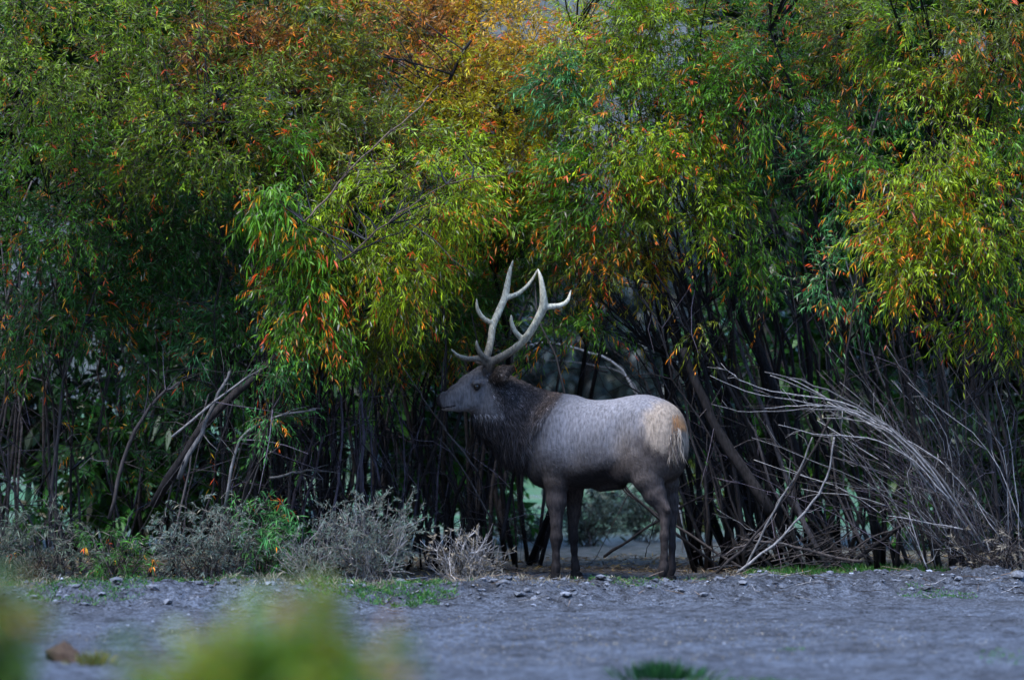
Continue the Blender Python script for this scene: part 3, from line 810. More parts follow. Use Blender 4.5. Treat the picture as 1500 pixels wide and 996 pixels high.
# ------------------------------------------------------------------ the elk
def surface_net(F, org, cs):
    S = F < 0
    nx, ny, nz = F.shape
    corners = [(i, j, k) for i in (0, 1) for j in (0, 1) for k in (0, 1)]
    cnt = sum(S[i:nx - 1 + i, j:ny - 1 + j, k:nz - 1 + k].astype(np.int8) for i, j, k in corners)
    act = (cnt > 0) & (cnt < 8)
    idx = np.argwhere(act)
    vid = -np.ones(act.shape, np.int64)
    vid[act] = np.arange(len(idx))
    vals = {c_: F[idx[:, 0] + c_[0], idx[:, 1] + c_[1], idx[:, 2] + c_[2]] for c_ in corners}
    s = np.zeros((len(idx), 3))
    n = np.zeros(len(idx))
    for a_ in corners:
        for ax in range(3):
            if a_[ax]:
                continue
            b_ = list(a_)
            b_[ax] = 1
            b_ = tuple(b_)
            va, vb = vals[a_], vals[b_]
            m = (va < 0) != (vb < 0)
            t = np.where(m, va / np.where(m, va - vb, 1), 0)
            p = np.tile(np.array(a_, float), (len(idx), 1))
            p[:, ax] += t
            s[m] += p[m]
            n[m] += 1
    V = (idx + s / n[:, None]) * cs + org
    quads = []
    for ax in range(3):
        sl0 = [slice(None)] * 3
        sl1 = [slice(None)] * 3
        sl0[ax] = slice(0, -1)
        sl1[ax] = slice(1, None)
        d = S[tuple(sl0)] != S[tuple(sl1)]
        e = np.argwhere(d)
        o1, o2 = [x for x in range(3) if x != ax]
        ok = (e[:, o1] > 0) & (e[:, o2] > 0) & (e[:, o1] < F.shape[o1] - 1) & (e[:, o2] < F.shape[o2] - 1)
        e = e[ok]
        inside = S[tuple(e.T)]
        q = []
        for da, db in ((0, 0), (-1, 0), (-1, -1), (0, -1)):
            c_ = e.copy()
            c_[:, o1] += da
            c_[:, o2] += db
            q.append(vid[tuple(c_.T)])
        q = np.stack(q, 1)
        flip = inside if ax != 1 else ~inside
        q[~flip] = q[~flip][:, ::-1]
        quads.append(q)
    return V, np.concatenate(quads)

class Field:
    def __init__(self, lo, hi, cs):
        self.lo, self.cs = np.array(lo, float), cs
        self.ax = [np.arange(lo[i], hi[i] + cs, cs) for i in range(3)]
        self.F = np.full([len(a) for a in self.ax], 0.3, np.float32)
    def block(self, lo, hi):
        sl, g = [], []
        for i in range(3):
            a = max(0, int((lo[i] - self.lo[i]) / self.cs) - 1)
            b_ = min(len(self.ax[i]), int((hi[i] - self.lo[i]) / self.cs) + 2)
            sl.append(slice(a, b_))
            g.append(self.ax[i][a:b_])
        return tuple(sl), g[0][:, None, None], g[1][None, :, None], g[2][None, None, :]
    def blend(self, sl, d, k):
        f = self.F[sl]
        h_ = np.clip(0.5 + 0.5 * (f - d) / k, 0, 1)
        self.F[sl] = f + (d - f) * h_ - k * h_ * (1 - h_)
    def cone(self, a, b_, r1, r2, k=0.03, ysc=1.0):
        a, b_ = np.asarray(a, float), np.asarray(b_, float)
        m = max(r1, r2) + k + 0.03
        sl, x, y, z = self.block(np.minimum(a, b_) - m, np.maximum(a, b_) + m)
        ba = (b_ - a) * np.array([1, ysc, 1])
        px_, py_, pz_ = x - a[0], (y - a[1]) * ysc, z - a[2]
        t = np.clip((px_ * ba[0] + py_ * ba[1] + pz_ * ba[2]) / max((ba ** 2).sum(), 1e-9), 0, 1)
        d = np.sqrt((px_ - t * ba[0]) ** 2 + (py_ - t * ba[1]) ** 2 + (pz_ - t * ba[2]) ** 2) - (r1 + (r2 - r1) * t)
        self.blend(sl, d, k)
    def chain(self, pts, k=0.03, ysc=1.0):
        for (a, ra), (b_, rb) in zip(pts[:-1], pts[1:]):
            self.cone(a, b_, ra, rb, k, ysc)
    def carve(self, c_, r, rot, k=0.06):
        keep = self.F.copy()
        self.F = np.full_like(keep, 0.3)
        self.ell(c_, r, rot, 0.001)
        d = -self.F
        h_ = np.clip(0.5 - 0.5 * (keep - d) / k, 0, 1)
        self.F = keep + (d - keep) * h_ + k * h_ * (1 - h_)
    def ell(self, c_, r, rot, k=0.05):
        """ellipsoid, rot = 3x3 rows of its axes"""
        c_, r, rot = np.asarray(c_, float), np.asarray(r, float), np.asarray(rot, float)
        m = r.max() + k + 0.02
        sl, x, y, z = self.block(c_ - m, c_ + m)
        X, Y, Z = x - c_[0], y - c_[1], z - c_[2]
        q = 0
        q2 = 0
        for i in range(3):
            l = X * rot[i, 0] + Y * rot[i, 1] + Z * rot[i, 2]
            q = q + (l / r[i]) ** 2
            q2 = q2 + (l / r[i] ** 2) ** 2
        k0, k1 = np.sqrt(q), np.sqrt(q2)
        self.blend(sl, k0 * (k0 - 1) / np.maximum(k1, 1e-6), k)

TH = math.radians(28)
EC = P(890, 850, 0)[0]
HU, HV = np.array([-math.cos(TH), math.sin(TH), 0]), np.array([-math.sin(TH), -math.cos(TH), 0])   # forward, towards the elk's left flank
def EL(u, v, w):
    return np.array([EC, 0, 0]) + HU * u + HV * v + np.array([0, 0, w])
def px_u(px, v=0.0):                                        # body coordinate u of a point at photograph column px and side v
    return (EC - (px - 750) / 186.0 - math.sin(TH) * v) / math.cos(TH)
zpy = lambda py: (850 - py) / 186.0

E = Field((-0.72, -0.80, -0.02), (1.52, 0.72, 1.80), 0.0095)
# trunk as a loft along the spine: u, top, bottom, half-width
st = np.array([
    [-0.66, 1.20, 1.00, 0.06], [-0.60, 1.335, 0.86, 0.15], [-0.50, 1.41, 0.80, 0.205], [-0.36, 1.458, 0.80, 0.235], [-0.22, 1.455, 0.80, 0.232], [-0.05, 1.425, 0.755, 0.240],
    [0.12, 1.418, 0.725, 0.245], [0.26, 1.440, 0.715, 0.240], [0.40, 1.452, 0.730, 0.235], [0.52, 1.43, 0.77, 0.215], [0.62, 1.38, 0.84, 0.18], [0.72, 1.26, 0.95, 0.09]])
sl, x, y, z = E.block((-0.2, -0.7, 0.5), (1.5, 0.7, 1.6))
U = (x - EC) * HU[0] + y * HU[1]
Vv = (x - EC) * HV[0] + y * HV[1]
dense = smooth_path(st, 90)
Ti, Bi, Wi = [np.interp(U, dense[:, 0], dense[:, k]) for k in (1, 2, 3)]
Cw, Hh = (Ti + Bi) / 2, (Ti - Bi) / 2
qv, qw = np.abs(Vv / Wi), np.abs((z - Cw) / Hh)
dd = ((qv ** 2.25 + qw ** 2.25) ** (1 / 2.25) - 1) * np.minimum(Wi, Hh)
uend = np.maximum(dense[0, 0] - U, U - dense[-1, 0])
E.blend(sl, np.where(uend > 0, np.maximum(dd, uend), dd), 0.02)
YR = np.eye(3)
BR = np.array([HU, HV, [0, 0, 1]])
# shoulder blades, brisket, haunches
E.ell(EL(0.40, 0.13, 1.08), (0.19, 0.14, 0.32), BR, 0.04)
E.ell(EL(0.40, -0.13, 1.08), (0.19, 0.14, 0.32), BR, 0.04)
E.ell(EL(0.56, 0, 0.92), (0.16, 0.15, 0.20), BR, 0.08)
E.ell(EL(-0.42, 0.115, 1.07), (0.215, 0.125, 0.285), BR, 0.11)
E.ell(EL(-0.42, -0.115, 1.07), (0.215, 0.125, 0.285), BR, 0.11)
def leg(pts, Y0, Y1, k=0.025):
    n = len(pts)
    ch = []
    for i, (px, py, r) in enumerate(pts):
        t = (py - pts[0][1]) / (pts[-1][1] - pts[0][1])
        Y = Y0 + (Y1 - Y0) * t
        ch.append((P(px, py, Y), PX(r * (0.88 if 784 < py < 792 or 746 < py < 755 else 0.74 if py > 755 else 0.9 if py > 740 else 1.0), Y)))
    E.chain(ch, k)
    return ch
leg([(814, 668, 25), (814.5, 705, 18), (815, 735, 14.5), (815, 765, 11.3), (815, 788, 10.2), (814.5, 797, 8.8), (814.5, 815, 7.0), (814.5, 826, 7.2), (814, 832, 8.6), (813, 839, 8.6)], 0.09, 0.05)
leg([(838, 690, 24), (840, 722, 14), (841, 750, 11.3), (839, 776, 9.2), (840, 788, 7.8), (841, 805, 6.4), (842, 822, 6.6), (843, 831, 8.0), (843.5, 838, 8.0)], 0.27, 0.31)
leg([(946, 668, 29), (949, 700, 22), (959, 724, 16.5), (970, 742, 11.5), (974.5, 752, 10), (974, 764, 8.6), (973, 785, 7.3), (973, 815, 7.2), (972.5, 828, 8.0), (971.5, 833, 9.0), (970.5, 840, 8.8)], -0.28, -0.405)
leg([(962, 680, 28), (974, 706, 20), (982, 732, 12), (985, 748, 9.3), (985, 762, 7.8), (984.5, 800, 6.6), (984, 826, 7.0), (983, 833, 8.0), (982, 840, 8.0)], -0.06, -0.10)
# point of the hock
E.cone(P(967, 730, -0.38), P(978.5, 746, -0.40), PX(4.5), PX(4.6), 0.03)
E.cone(P(983, 726, -0.09), P(987.5, 745, -0.1), PX(4), PX(4.2), 0.03)
for sd_ in (1, -1):
    E.carve(EL(-0.175, sd_ * 0.300, 1.16), (0.085, 0.075, 0.20), BR)      # hollow of the flank
    E.carve(EL(0.165, sd_ * 0.325, 0.98), (0.045, 0.075, 0.22), BR)       # behind the shoulder
# fold of the flank and sheath
E.cone(EL(-0.18, 0.12, 0.83), EL(-0.36, 0.12, 0.92), 0.06, 0.10, 0.08)
E.cone(EL(-0.10, 0, 0.765), EL(0.06, 0, 0.74), 0.05, 0.04, 0.06)
# neck
E.chain([(P(712, 572, 0.24), PX(31)), (P(738, 600, 0.28), PX(47)), (P(770, 624, 0.31), PX(54)), (P(806, 636, 0.30), PX(53)), (P(836, 640, 0.2), PX(48))], 0.05, 1.35)
E.chain([(P(742, 572, 0.27), PX(20)), (P(790, 597, 0.29), PX(24)), (P(838, 607, 0.2), PX(26))], 0.05, 1.3)
# head: muzzle, cheek, brow, jaw
E.chain([(P(645.5, 589, 0.13), PX(7.5)), (P(653, 588, 0.14), PX(10.5)), (P(669, 580, 0.165), PX(16)), (P(690, 570, 0.20), PX(21)), (P(711, 560, 0.235), PX(22.5))], 0.02, 1.42)
E.chain([(P(651, 596, 0.14), PX(6)), (P(672, 593, 0.17), PX(10)), (P(692, 585, 0.20), PX(19)), (P(708, 578, 0.23), PX(24))], 0.02, 1.3)
E.cone(P(644.5, 584, 0.128), P(651, 580, 0.135), PX(5.5), PX(7), 0.015, 1.1)
E.cone(P(680, 561, 0.185), P(706, 548, 0.22), PX(9), PX(13), 0.02, 1.3)
for s, Y in ((1, 0.115), (-1, 0.285)):                    # brow over the eye
    E.cone(P(694, 561, 0.2 - s * 0.095), P(704, 560, 0.215 - s * 0.10), PX(4), PX(4.5), 0.02)
    E.cone(P(714, 543, 0.225 - s * 0.06), P(716, 536, 0.225 - s * 0.075), PX(8), PX(7.5), 0.015)      # pedicle
# ears
def ear(a, b_, c_, dep):
    E.cone(a, b_, 0.034, 0.052, 0.02, 1.0)
    E.cone(b_, c_, 0.052, 0.010, 0.02, 1.0)
ear(P(724, 553, 0.13), P(736, 547, 0.075), P(752, 537, 0.02), 0)
ear(P(724, 552, 0.33), P(735, 545, 0.38), P(750, 536, 0.45), 0)
# tail
E.chain([(P(978, 612, -0.30), 0.05), (P(985, 624, -0.34), 0.035), (P(986, 642, -0.37), 0.028), (P(984, 658, -0.38), 0.016)], 0.03)
BV, BQ = surface_net(E.F, E.lo, E.cs)
# smooth lightly
def relax(V, Q, it=2, lam=0.5):
    e = np.concatenate([Q[:, [0, 1]], Q[:, [1, 2]], Q[:, [2, 3]], Q[:, [3, 0]]])
    e = np.concatenate([e, e[:, ::-1]])
    cnt = np.bincount(e[:, 0], minlength=len(V))
    for _ in range(it):
        s = np.stack([np.bincount(e[:, 0], V[e[:, 1], k], len(V)) for k in range(3)], 1)
        V = V + lam * (s / np.maximum(cnt, 1)[:, None] - V)
    return V
BV = relax(BV, BQ, 2)

def ss(a, b_, x_):
    t = np.clip((x_ - a) / (b_ - a), 0, 1)
    return t * t * (3 - 2 * t)

def elk_colour(p):
    """coat colours by place on the animal, with top light painted in"""
    x_, y_, z_ = p[:, 0], p[:, 1], p[:, 2]
    u = (x_ - EC) * HU[0] + y_ * HU[1]
    v = (x_ - EC) * HV[0] + y_ * HV[1]
    lerp = lambda c0, c1, f: c0 * (1 - f[:, None]) + np.array(c1) * f[:, None]
    c_ = np.tile(np.array([0.160, 0.153, 0.163]), (len(p), 1))
    blot = fbm(u * 4 + 7, z_ * 4 + v, 71)
    c_ = c_ * (0.62 + 0.78 * blot)[:, None]
    c_ = lerp(c_, (0.20, 0.165, 0.14), ss(0.20, 0.0, np.abs(u + 0.28)) * ss(1.28, 1.0, z_) * 0.6)
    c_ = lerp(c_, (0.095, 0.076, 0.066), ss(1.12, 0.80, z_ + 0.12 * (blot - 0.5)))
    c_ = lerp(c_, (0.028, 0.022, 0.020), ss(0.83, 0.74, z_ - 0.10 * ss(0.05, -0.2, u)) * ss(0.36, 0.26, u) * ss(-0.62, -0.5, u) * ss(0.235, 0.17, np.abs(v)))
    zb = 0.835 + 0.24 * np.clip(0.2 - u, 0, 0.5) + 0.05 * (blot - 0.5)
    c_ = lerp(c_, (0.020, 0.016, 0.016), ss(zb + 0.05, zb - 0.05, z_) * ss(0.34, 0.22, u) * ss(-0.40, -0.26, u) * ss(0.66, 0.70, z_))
    c_ = c_ * (0.82 + 0.40 * ss(0.95, 1.35, z_))[:, None]  # sheen from above put into the coat: back lighter, lower body darker
    # haunch
    c_ = lerp(c_, (0.105, 0.085, 0.076), ss(-0.10, -0.42, u + 0.15 * (blot - 0.5)) * ss(1.36, 0.92, z_ + 0.2 * (blot - 0.5)))
    # legs
    c_ = lerp(c_, (0.056, 0.045, 0.042), ss(0.88, 0.64, z_))
    c_ = lerp(c_, (0.026, 0.021, 0.020), ss(0.52, 0.28, z_))
    # pale rump patch with dark rim
    rd = np.sqrt(((u + 0.63) / 0.235) ** 2 + ((z_ - 1.235) / 0.245) ** 2 + (v / 0.40) ** 2 * 0.5)
    ragged = fbm(p[:, 0] * 40 + p[:, 1] * 30, z_ * 14, 12)
    rd = rd + 0.35 * (ragged - 0.5)
    rim = ss(1.45, 1.1, rd) * ss(1.22, 1.02, z_) * 0.8
    c_ = lerp(c_, (0.045, 0.036, 0.034), rim)
    c_ = lerp(c_, (0.31, 0.245, 0.19), ss(1.18, 0.75, rd + 0.06 * (blot - 0.5)) * (1 - 0.45 * ss(1.34, 1.44, z_)))
    c_ = lerp(c_, (0.33, 0.17, 0.075), ss(0.10, 0.04, np.abs(z_ - 1.25)) * ss(-0.60, -0.66, u) * ss(0.14, 0.06, np.abs(v)))
    # neck and mane
    nb = np.maximum(0.40 - 0.74 * (1.45 - z_), 0.085) + 0.07 * (blot - 0.5)          # column where the mane starts, slanting to the brisket
    nk = ss(nb + 0.16, nb - 0.14, x_ + 0.06 * (fbm(p[:, 0] * 26 + p[:, 1] * 20, z_ * 16, 19) - 0.5))
    nk = nk * ss(0.70, 0.80, z_)
    c_ = lerp(c_, (0.038, 0.031, 0.030), nk)
    c_ = lerp(c_, (0.16, 0.11, 0.085), nk * ss(0.12, 0.0, np.abs(x_ - nb + 0.08)) * ss(1.2, 1.4, z_) * 0.8)
    # head
    hd = ss(-0.10, -0.24, x_ + 0.35 * (z_ - 1.5)) * ss(1.26, 1.33, z_)
    c_ = lerp(c_, (0.165, 0.148, 0.145), hd)
    c_ = lerp(c_, (0.055, 0.047, 0.046), hd * ss(-0.46, -0.56, x_ - 0.5 * (z_ - 1.42)) * 0.6)
    c_ = lerp(c_, (0.05, 0.042, 0.04), hd * ss(1.52, 1.60, z_ - 0.55 * (x_ + 0.3)) * 0.4)
    c_ = lerp(c_, (0.09, 0.065, 0.05), ss(-0.20, -0.12, x_) * ss(1.53, 1.60, z_))
    eye = np.sqrt((x_ - PE[0]) ** 2 + (z_ - PE[2]) ** 2)
    c_ = lerp(c_, (0.19, 0.165, 0.15), hd * ss(0.044, 0.030, eye))
    c_ = lerp(c_, (0.015, 0.012, 0.011), hd * ss(0.031, 0.025, eye))
    c_ = lerp(c_, (0.022, 0.018, 0.018), ss(-0.555, -0.575, x_ + 0.2 * (z_ - 1.42)))
    mouth = np.abs(z_ - (1.352 + 0.16 * (x_ + 0.56)))
    c_ = lerp(c_, (0.30, 0.25, 0.22), ss(0.020, 0.010, np.abs(z_ - (1.338 + 0.16 * (x_ + 0.56)))) * ss(-0.44, -0.5, x_) * ss(-0.585, -0.56, x_))
    c_ = lerp(c_, (0.01, 0.008, 0.008), ss(0.007, 0.004, mouth) * ss(-0.435, -0.455, x_))
    return c_.astype(np.float32)
PE = P(698.5, 567, 0.11)

elk = thing('elk', 'bull elk with pale antlers standing side-on in the gap of the willow thicket', 'elk', (EC, 0, float(ground_z(EC, 0))))
a = Acc()
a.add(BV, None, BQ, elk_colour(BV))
body = build('body', a, M_HIDE, elk)

# face data for fur
q = BV[BQ]
fn = np.cross(q[:, 2] - q[:, 0], q[:, 3] - q[:, 1])
fa = np.linalg.norm(fn, axis=1) / 2
fn = nrm(fn)
def fur(n, rng, sel, length, width, lift, flow, seg2=False, tint=0.28, clump=0.5):
    idx = np.flatnonzero(sel)
    pr = fa[idx] / fa[idx].sum()
    f = idx[rng.choice(len(idx), n, p=pr)]
    s, t = rng.uniform(size=(2, n, 1))
    p = q[f, 0] * (1 - s) * (1 - t) + q[f, 1] * s * (1 - t) + q[f, 2] * s * t + q[f, 3] * (1 - s) * t
    nn = fn[f]
    d = flow(p)
    # locks: neighbouring hairs lean the same way
    w1 = fbm(p[:, 0] * 16 + p[:, 1] * 9, p[:, 2] * 16, 5, 2)[:, None] - 0.5
    d = d + clump * w1 * 2.2 * np.cross(nn, d) + rng.normal(size=d.shape) * 0.16
    d = nrm(d - (d * nn).sum(1, keepdims=True) * nn)
    dir_ = nrm(d + nn * lift * rng.uniform(0.4, 1.4, (n, 1)))
    Ln = length(p)[:, None] * rng.uniform(0.6, 1.25, (n, 1))
    side = nrm(np.cross(dir_, nn) + rng.normal(size=(n, 3)) * 0.25) * (width * rng.uniform(0.6, 1.3, (n, 1)))
    w2 = fbm(p[:, 0] * 48 + p[:, 1] * 36 + p[:, 2] * 30, p[:, 2] * 95 - p[:, 0] * 40, 15, 2)[:, None] - 0.5
    c_ = elk_colour(p) * np.exp(rng.normal(0, tint, (n, 1)) + 0.8 * w1 + 1.3 * w2)
    base = p - nn * 0.003
    a = Acc()
    if seg2:
        mid = base + dir_ * Ln * 0.55
        tip = mid + nrm(dir_ * 0.7 + d * 0.5 + np.array([0, 0, -0.35])) * Ln * 0.5
        v = np.stack([base - side, base + side, mid - side * 0.8, mid + side * 0.8, tip], 1)
        o = np.arange(n)[:, None] * 5
        a.add(v.reshape(-1, 3), o + np.array([[2, 3, 4]]), o + np.array([[0, 1, 3, 2]]), np.repeat(c_, 5, 0))
    else:
        tip = base + dir_ * Ln
        v = np.stack([base - side, base + side, tip], 1)
        o = np.arange(n)[:, None] * 3
        a.add(v.reshape(-1, 3), o + np.array([[0, 1, 2]]), None, np.repeat(c_, 3, 0))
    return a
fc = q.mean(1)
xx, zz = fc[:, 0], fc[:, 2]
is_head = (xx + 0.35 * (zz - 1.5) < -0.17) & (zz > 1.31)
is_leg = zz < 0.72
mane_line = np.maximum(0.40 - 0.74 * (1.45 - zz), 0.085) - 0.04
is_mane = (xx < mane_line + 0.02) & (zz > 0.78) & ~is_head & ~is_leg
is_trunk = ~(is_head | is_leg | is_mane)
rng = np.random.default_rng(5)
back = -HU
def flow_trunk(p):
    u = ((p[:, 0] - EC) * HU[0] + p[:, 1] * HU[1])[:, None]
    dn = np.clip(0.55 + 0.5 * (1.2 - p[:, 2:3]) + 0.8 * (u < -0.45), 0.2, 2)
    return back * 1.0 + np.array([0, 0, -1.0]) * dn
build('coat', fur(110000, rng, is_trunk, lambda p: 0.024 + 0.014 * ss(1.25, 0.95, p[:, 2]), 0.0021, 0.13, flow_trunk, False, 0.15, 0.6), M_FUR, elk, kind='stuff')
build('mane', fur(44000, rng, is_mane, lambda p: 0.028 + 0.105 * ss(1.42, 1.05, p[:, 2]), 0.0026, 0.42,
      lambda p: np.tile(np.array([0.45, 0.0, -1.0]), (len(p), 1)), True, 0.62, 0.8), M_FUR, elk, kind='stuff')
build('leg_hair', fur(26000, rng, is_leg & (zz > 0.06), lambda p: 0.009 + 0.012 * ss(0.35, 0.65, p[:, 2]), 0.0013, 0.10, lambda p: np.tile(np.array([0.08, 0, -1.0]), (len(p), 1)), False, 0.45, 0.6), M_FUR, elk, kind='stuff')
not_eye = np.sqrt((xx - PE[0]) ** 2 + (zz - PE[2]) ** 2) > 0.034
build('face_hair', fur(22000, rng, is_head & not_eye & (xx > -0.565), lambda p: 0.010 + 0.02 * ss(-0.45, -0.15, p[:, 0]), 0.0012, 0.16,
      lambda p: np.tile(np.array([1.0, 0, -0.35]), (len(p), 1)), False, 0.22, 0.3), M_FUR, elk, kind='stuff')
# rump and tail tuft
a = Acc()
n = 900
tb = np.array([P(984, 616, -0.36), P(988, 634, -0.40), P(986, 650, -0.41)])
k = rng.integers(0, 3, n)
p0 = tb[k] + rng.normal(size=(n, 3)) * 0.022
d = nrm(np.array([0.02, -0.1, -1.0]) + rng.normal(size=(n, 3)) * 0.16)
ln = rng.uniform(0.08, 0.20, (n, 1))
sd = nrm(rng.normal(size=(n, 3))) * 0.0022
tc_ = np.where(rng.uniform(size=(n, 1)) < 0.45, np.array([[0.42, 0.35, 0.28]]), np.array([[0.06, 0.048, 0.045]])) * np.exp(rng.normal(0, 0.25, (n, 1)))
tc_[k == 0] = np.array([0.34, 0.18, 0.085])
a.add(np.stack([p0 - sd, p0 + sd, p0 + d * ln * 0.6 - sd * .7, p0 + d * ln * 0.6 + sd * .7, p0 + d * ln], 1).reshape(-1, 3),
      np.arange(n)[:, None] * 5 + np.array([[2, 3, 4]]), np.arange(n)[:, None] * 5 + np.array([[0, 1, 3, 2]]), np.repeat(tc_, 5, 0))
build('tail_tuft', a, M_FUR, elk, kind='stuff')

# antlers
def antler(lines, near):
    pts_all = [P(x_, y_, Y) for ln_ in lines for (x_, y_, Y, r_) in ln_]
    lo, hi = np.min(pts_all, 0) - 0.07, np.max(pts_all, 0) + 0.07
    A = Field(lo, hi, 0.0068)
    for ln_ in lines:
        raw = np.array([list(P(x_, y_, Y)) + [PX(r_ * 0.8)] for (x_, y_, Y, r_) in ln_])
        sm = smooth_path(raw, len(raw) * 4)
        for i in range(len(sm) - 1):
            A.cone(sm[i, :3], sm[i + 1, :3], max(sm[i, 3], 0.004), max(sm[i + 1, 3], 0.004), 0.012)
    V, Q = surface_net(A.F, A.lo, A.cs)
    V = relax(V, Q, 1, 0.4)
    b0 = P(717, 540, 0.2)
    dist = np.linalg.norm(V - b0, axis=1)
    c0, c1 = np.array([0.085, 0.066, 0.052]), np.array([0.50, 0.47, 0.36])
    f = ss(0.03, 0.60, dist)[:, None]
    col = (c0 * (1 - f) + c1 * f) * (0.45 + 1.1 * fbm(V[:, 0] * 70 + V[:, 1] * 60 + V[:, 2] * 12, V[:, 2] * 22 - V[:, 0] * 14, 3)[:, None])
    a = Acc()
    a.add(V, None, Q, col)
    o = build('antler', a, M_ANTLER, elk)
    return o
antler([
    [(716, 541, .15, 8.5), (720, 531, .13, 7.6), (740, 520, .09, 6.8), (760, 506, .03, 6.6), (776, 487.5, -.03, 6.4), (788, 467, -.08, 6.4), (796, 449, -.11, 7.2), (795.5, 430, -.13, 5.6), (792.5, 409, -.13, 3.6), (788, 394, -.12, 1.0)],
    [(795, 450, -.11, 5), (808, 449, -.10, 4.4), (820, 447.5, -.07, 3.8), (831, 441, -.03, 3.0), (836.5, 425, 0, 0.9)],
    [(766, 498, .02, 5), (755, 486, -.01, 3.8), (749.5, 473, -.03, 3.0), (749, 461, -.04, 0.8)],
    [(722, 530, .13, 6), (707, 521.5, .10, 4.4), (699.5, 509, .08, 3.2), (698, 498, .07, 0.8)],
    [(716, 536, .14, 6), (702, 526, .11, 4.2), (684, 525, .07, 3.6), (670, 520, .04, 2.6), (660, 510.5, .02, 0.8)]], True)
antler([
    [(714, 540, .29, 8.0), (712, 526, .33, 7.0), (716, 513, .37, 6.4), (719.5, 496, .42, 6.0), (722, 477, .47, 6.0), (730, 458, .53, 6.2), (739, 437, .58, 6.0), (743, 419, .61, 5.2), (746.5, 399, .62, 3.6), (752, 380, .62, 0.9)],
    [(740, 437, .58, 5), (751, 433.5, .60, 3.8), (762, 428, .64, 3.4), (774, 417, .68, 2.8), (783, 404, .71, 1.8), (787.5, 394.5, .73, 0.7)],
    [(722, 474, .47, 4.6), (709, 467, .45, 3.8), (700, 454, .43, 3.2), (698, 437, .42, 0.8)],
    [(714, 534, .31, 5.4), (704, 531, .31, 3.6), (697, 529, .31, 2.6), (694, 524, .30, 0.9)],
    [(712, 530, .32, 5), (700, 524, .33, 3.8), (686, 527, .33, 3.2), (673, 523, .32, 2.4), (663, 515, .31, 0.8)]], False)
# eyes
import bmesh
for s in (1, -1):
    bm = bmesh.new()
    bmesh.ops.create_uvsphere(bm, u_segments=20, v_segments=12, radius=0.024)
    cpos = P(698.5, 567, 0.205 - s * 0.078)
    # sit the eyeball just under the skin of its side
    side_v = BV[(np.abs(BV[:, 0] - cpos[0]) < 0.02) & (np.abs(BV[:, 2] - cpos[2]) < 0.02)]
    yy = side_v[:, 1].min() if s > 0 else side_v[:, 1].max()
    cpos[1] = yy + s * 0.011
    me = bpy.data.meshes.new('eye')
    bm.to_mesh(me)
    bm.free()
    me.polygons.foreach_set('use_smooth', np.ones(len(me.polygons), bool))
    me.materials.append(M_EYE)
    o = bpy.data.objects.new('eye', me)
    COL.objects.link(o)
    o.parent = elk
    o.location = Vector(cpos) - Vector(elk.location)
# hooves: two toes each
for (px, Y, hd) in ((813.5, 0.05, HU), (844, 0.31, HU), (971, -0.405, HU), (982, -0.10, HU)):
    c0 = P(px, 846, Y)
    gz = float(ground_z(c0[0], Y))
    sdv = np.array([hd[1], -hd[0], 0])
    a = Acc()
    for s in (-1, 1):
        prof = [(-0.042, 0.060), (0.030, 0.088), (0.085, 0.0), (-0.056, 0.0)]
        ring = []
        for (w_in, w_out, up) in ((0.003, 0.043, 1.0),):
            for f_, z_ in prof:
                for wv, sh in ((w_in, 1.0), (w_out, 0.82)):
                    ring.append(np.array([c0[0], Y, gz - 0.006]) + hd * f_ * sh + sdv * s * wv * (0.75 if z_ > 0 else 1) + np.array([0, 0, z_ * (1 if wv == w_in else 0.85)]))
        a.add(np.array(ring), None, [[0, 2, 3, 1], [2, 4, 5, 3], [4, 6, 7, 5], [6, 0, 1, 7], [0, 6, 4, 2], [1, 3, 5, 7]], (0.012, 0.010, 0.010))
    build('hoof', a, M_HOOF, elk, smooth=False)

# ------------------------------------------------------------------ ground cover
def grass_patch(a, rng, px, py, rx, ry, n, h0, cols):
    n, h0 = int(n * 1.8), h0 * 1.15
    """short blades round a point of the ground seen at row py"""
    Y = FPX * CAM_H / (py - HORY) - CAM_D
    X = (px - 750) / FPX * (CAM_D + Y)
    rx = PX(rx, Y)
    ry = ry
    r = np.sqrt(rng.uniform(size=n))
    an = rng.uniform(0, 2 * math.pi, n)
    x_, y_ = X + rx * r * np.cos(an), Y + ry * r * np.sin(an)
    keep = fbm(x_ * 6, y_ * 6, 91) > 0.36
    x_, y_ = x_[keep], y_[keep]
    n = len(x_)
    b0 = np.stack([x_, y_, ground_z(x_, y_) - 0.004], 1)
    d = nrm(np.stack([rng.normal(size=n) * 0.55, rng.normal(size=n) * 0.55, np.ones(n)], 1))
    col = np.array(cols)[rng.integers(0, len(cols), n)] * np.exp(rng.normal(0, 0.25, (n, 1)))
    leaves(a, b0, d, h0 * rng.uniform(0.5, 1.4, n), rng.uniform(0.002, 0.0042, n), col, rng.uniform(0.1, 0.7, n), rng, False)
rng = np.random.default_rng(77)
GRN = [(0.035, 0.15, 0.02), (0.05, 0.19, 0.03), (0.03, 0.12, 0.03), (0.10, 0.17, 0.03)]
DRY = [(0.24, 0.20, 0.13), (0.3, 0.26, 0.19), (0.16, 0.13, 0.09)]
a = Acc()
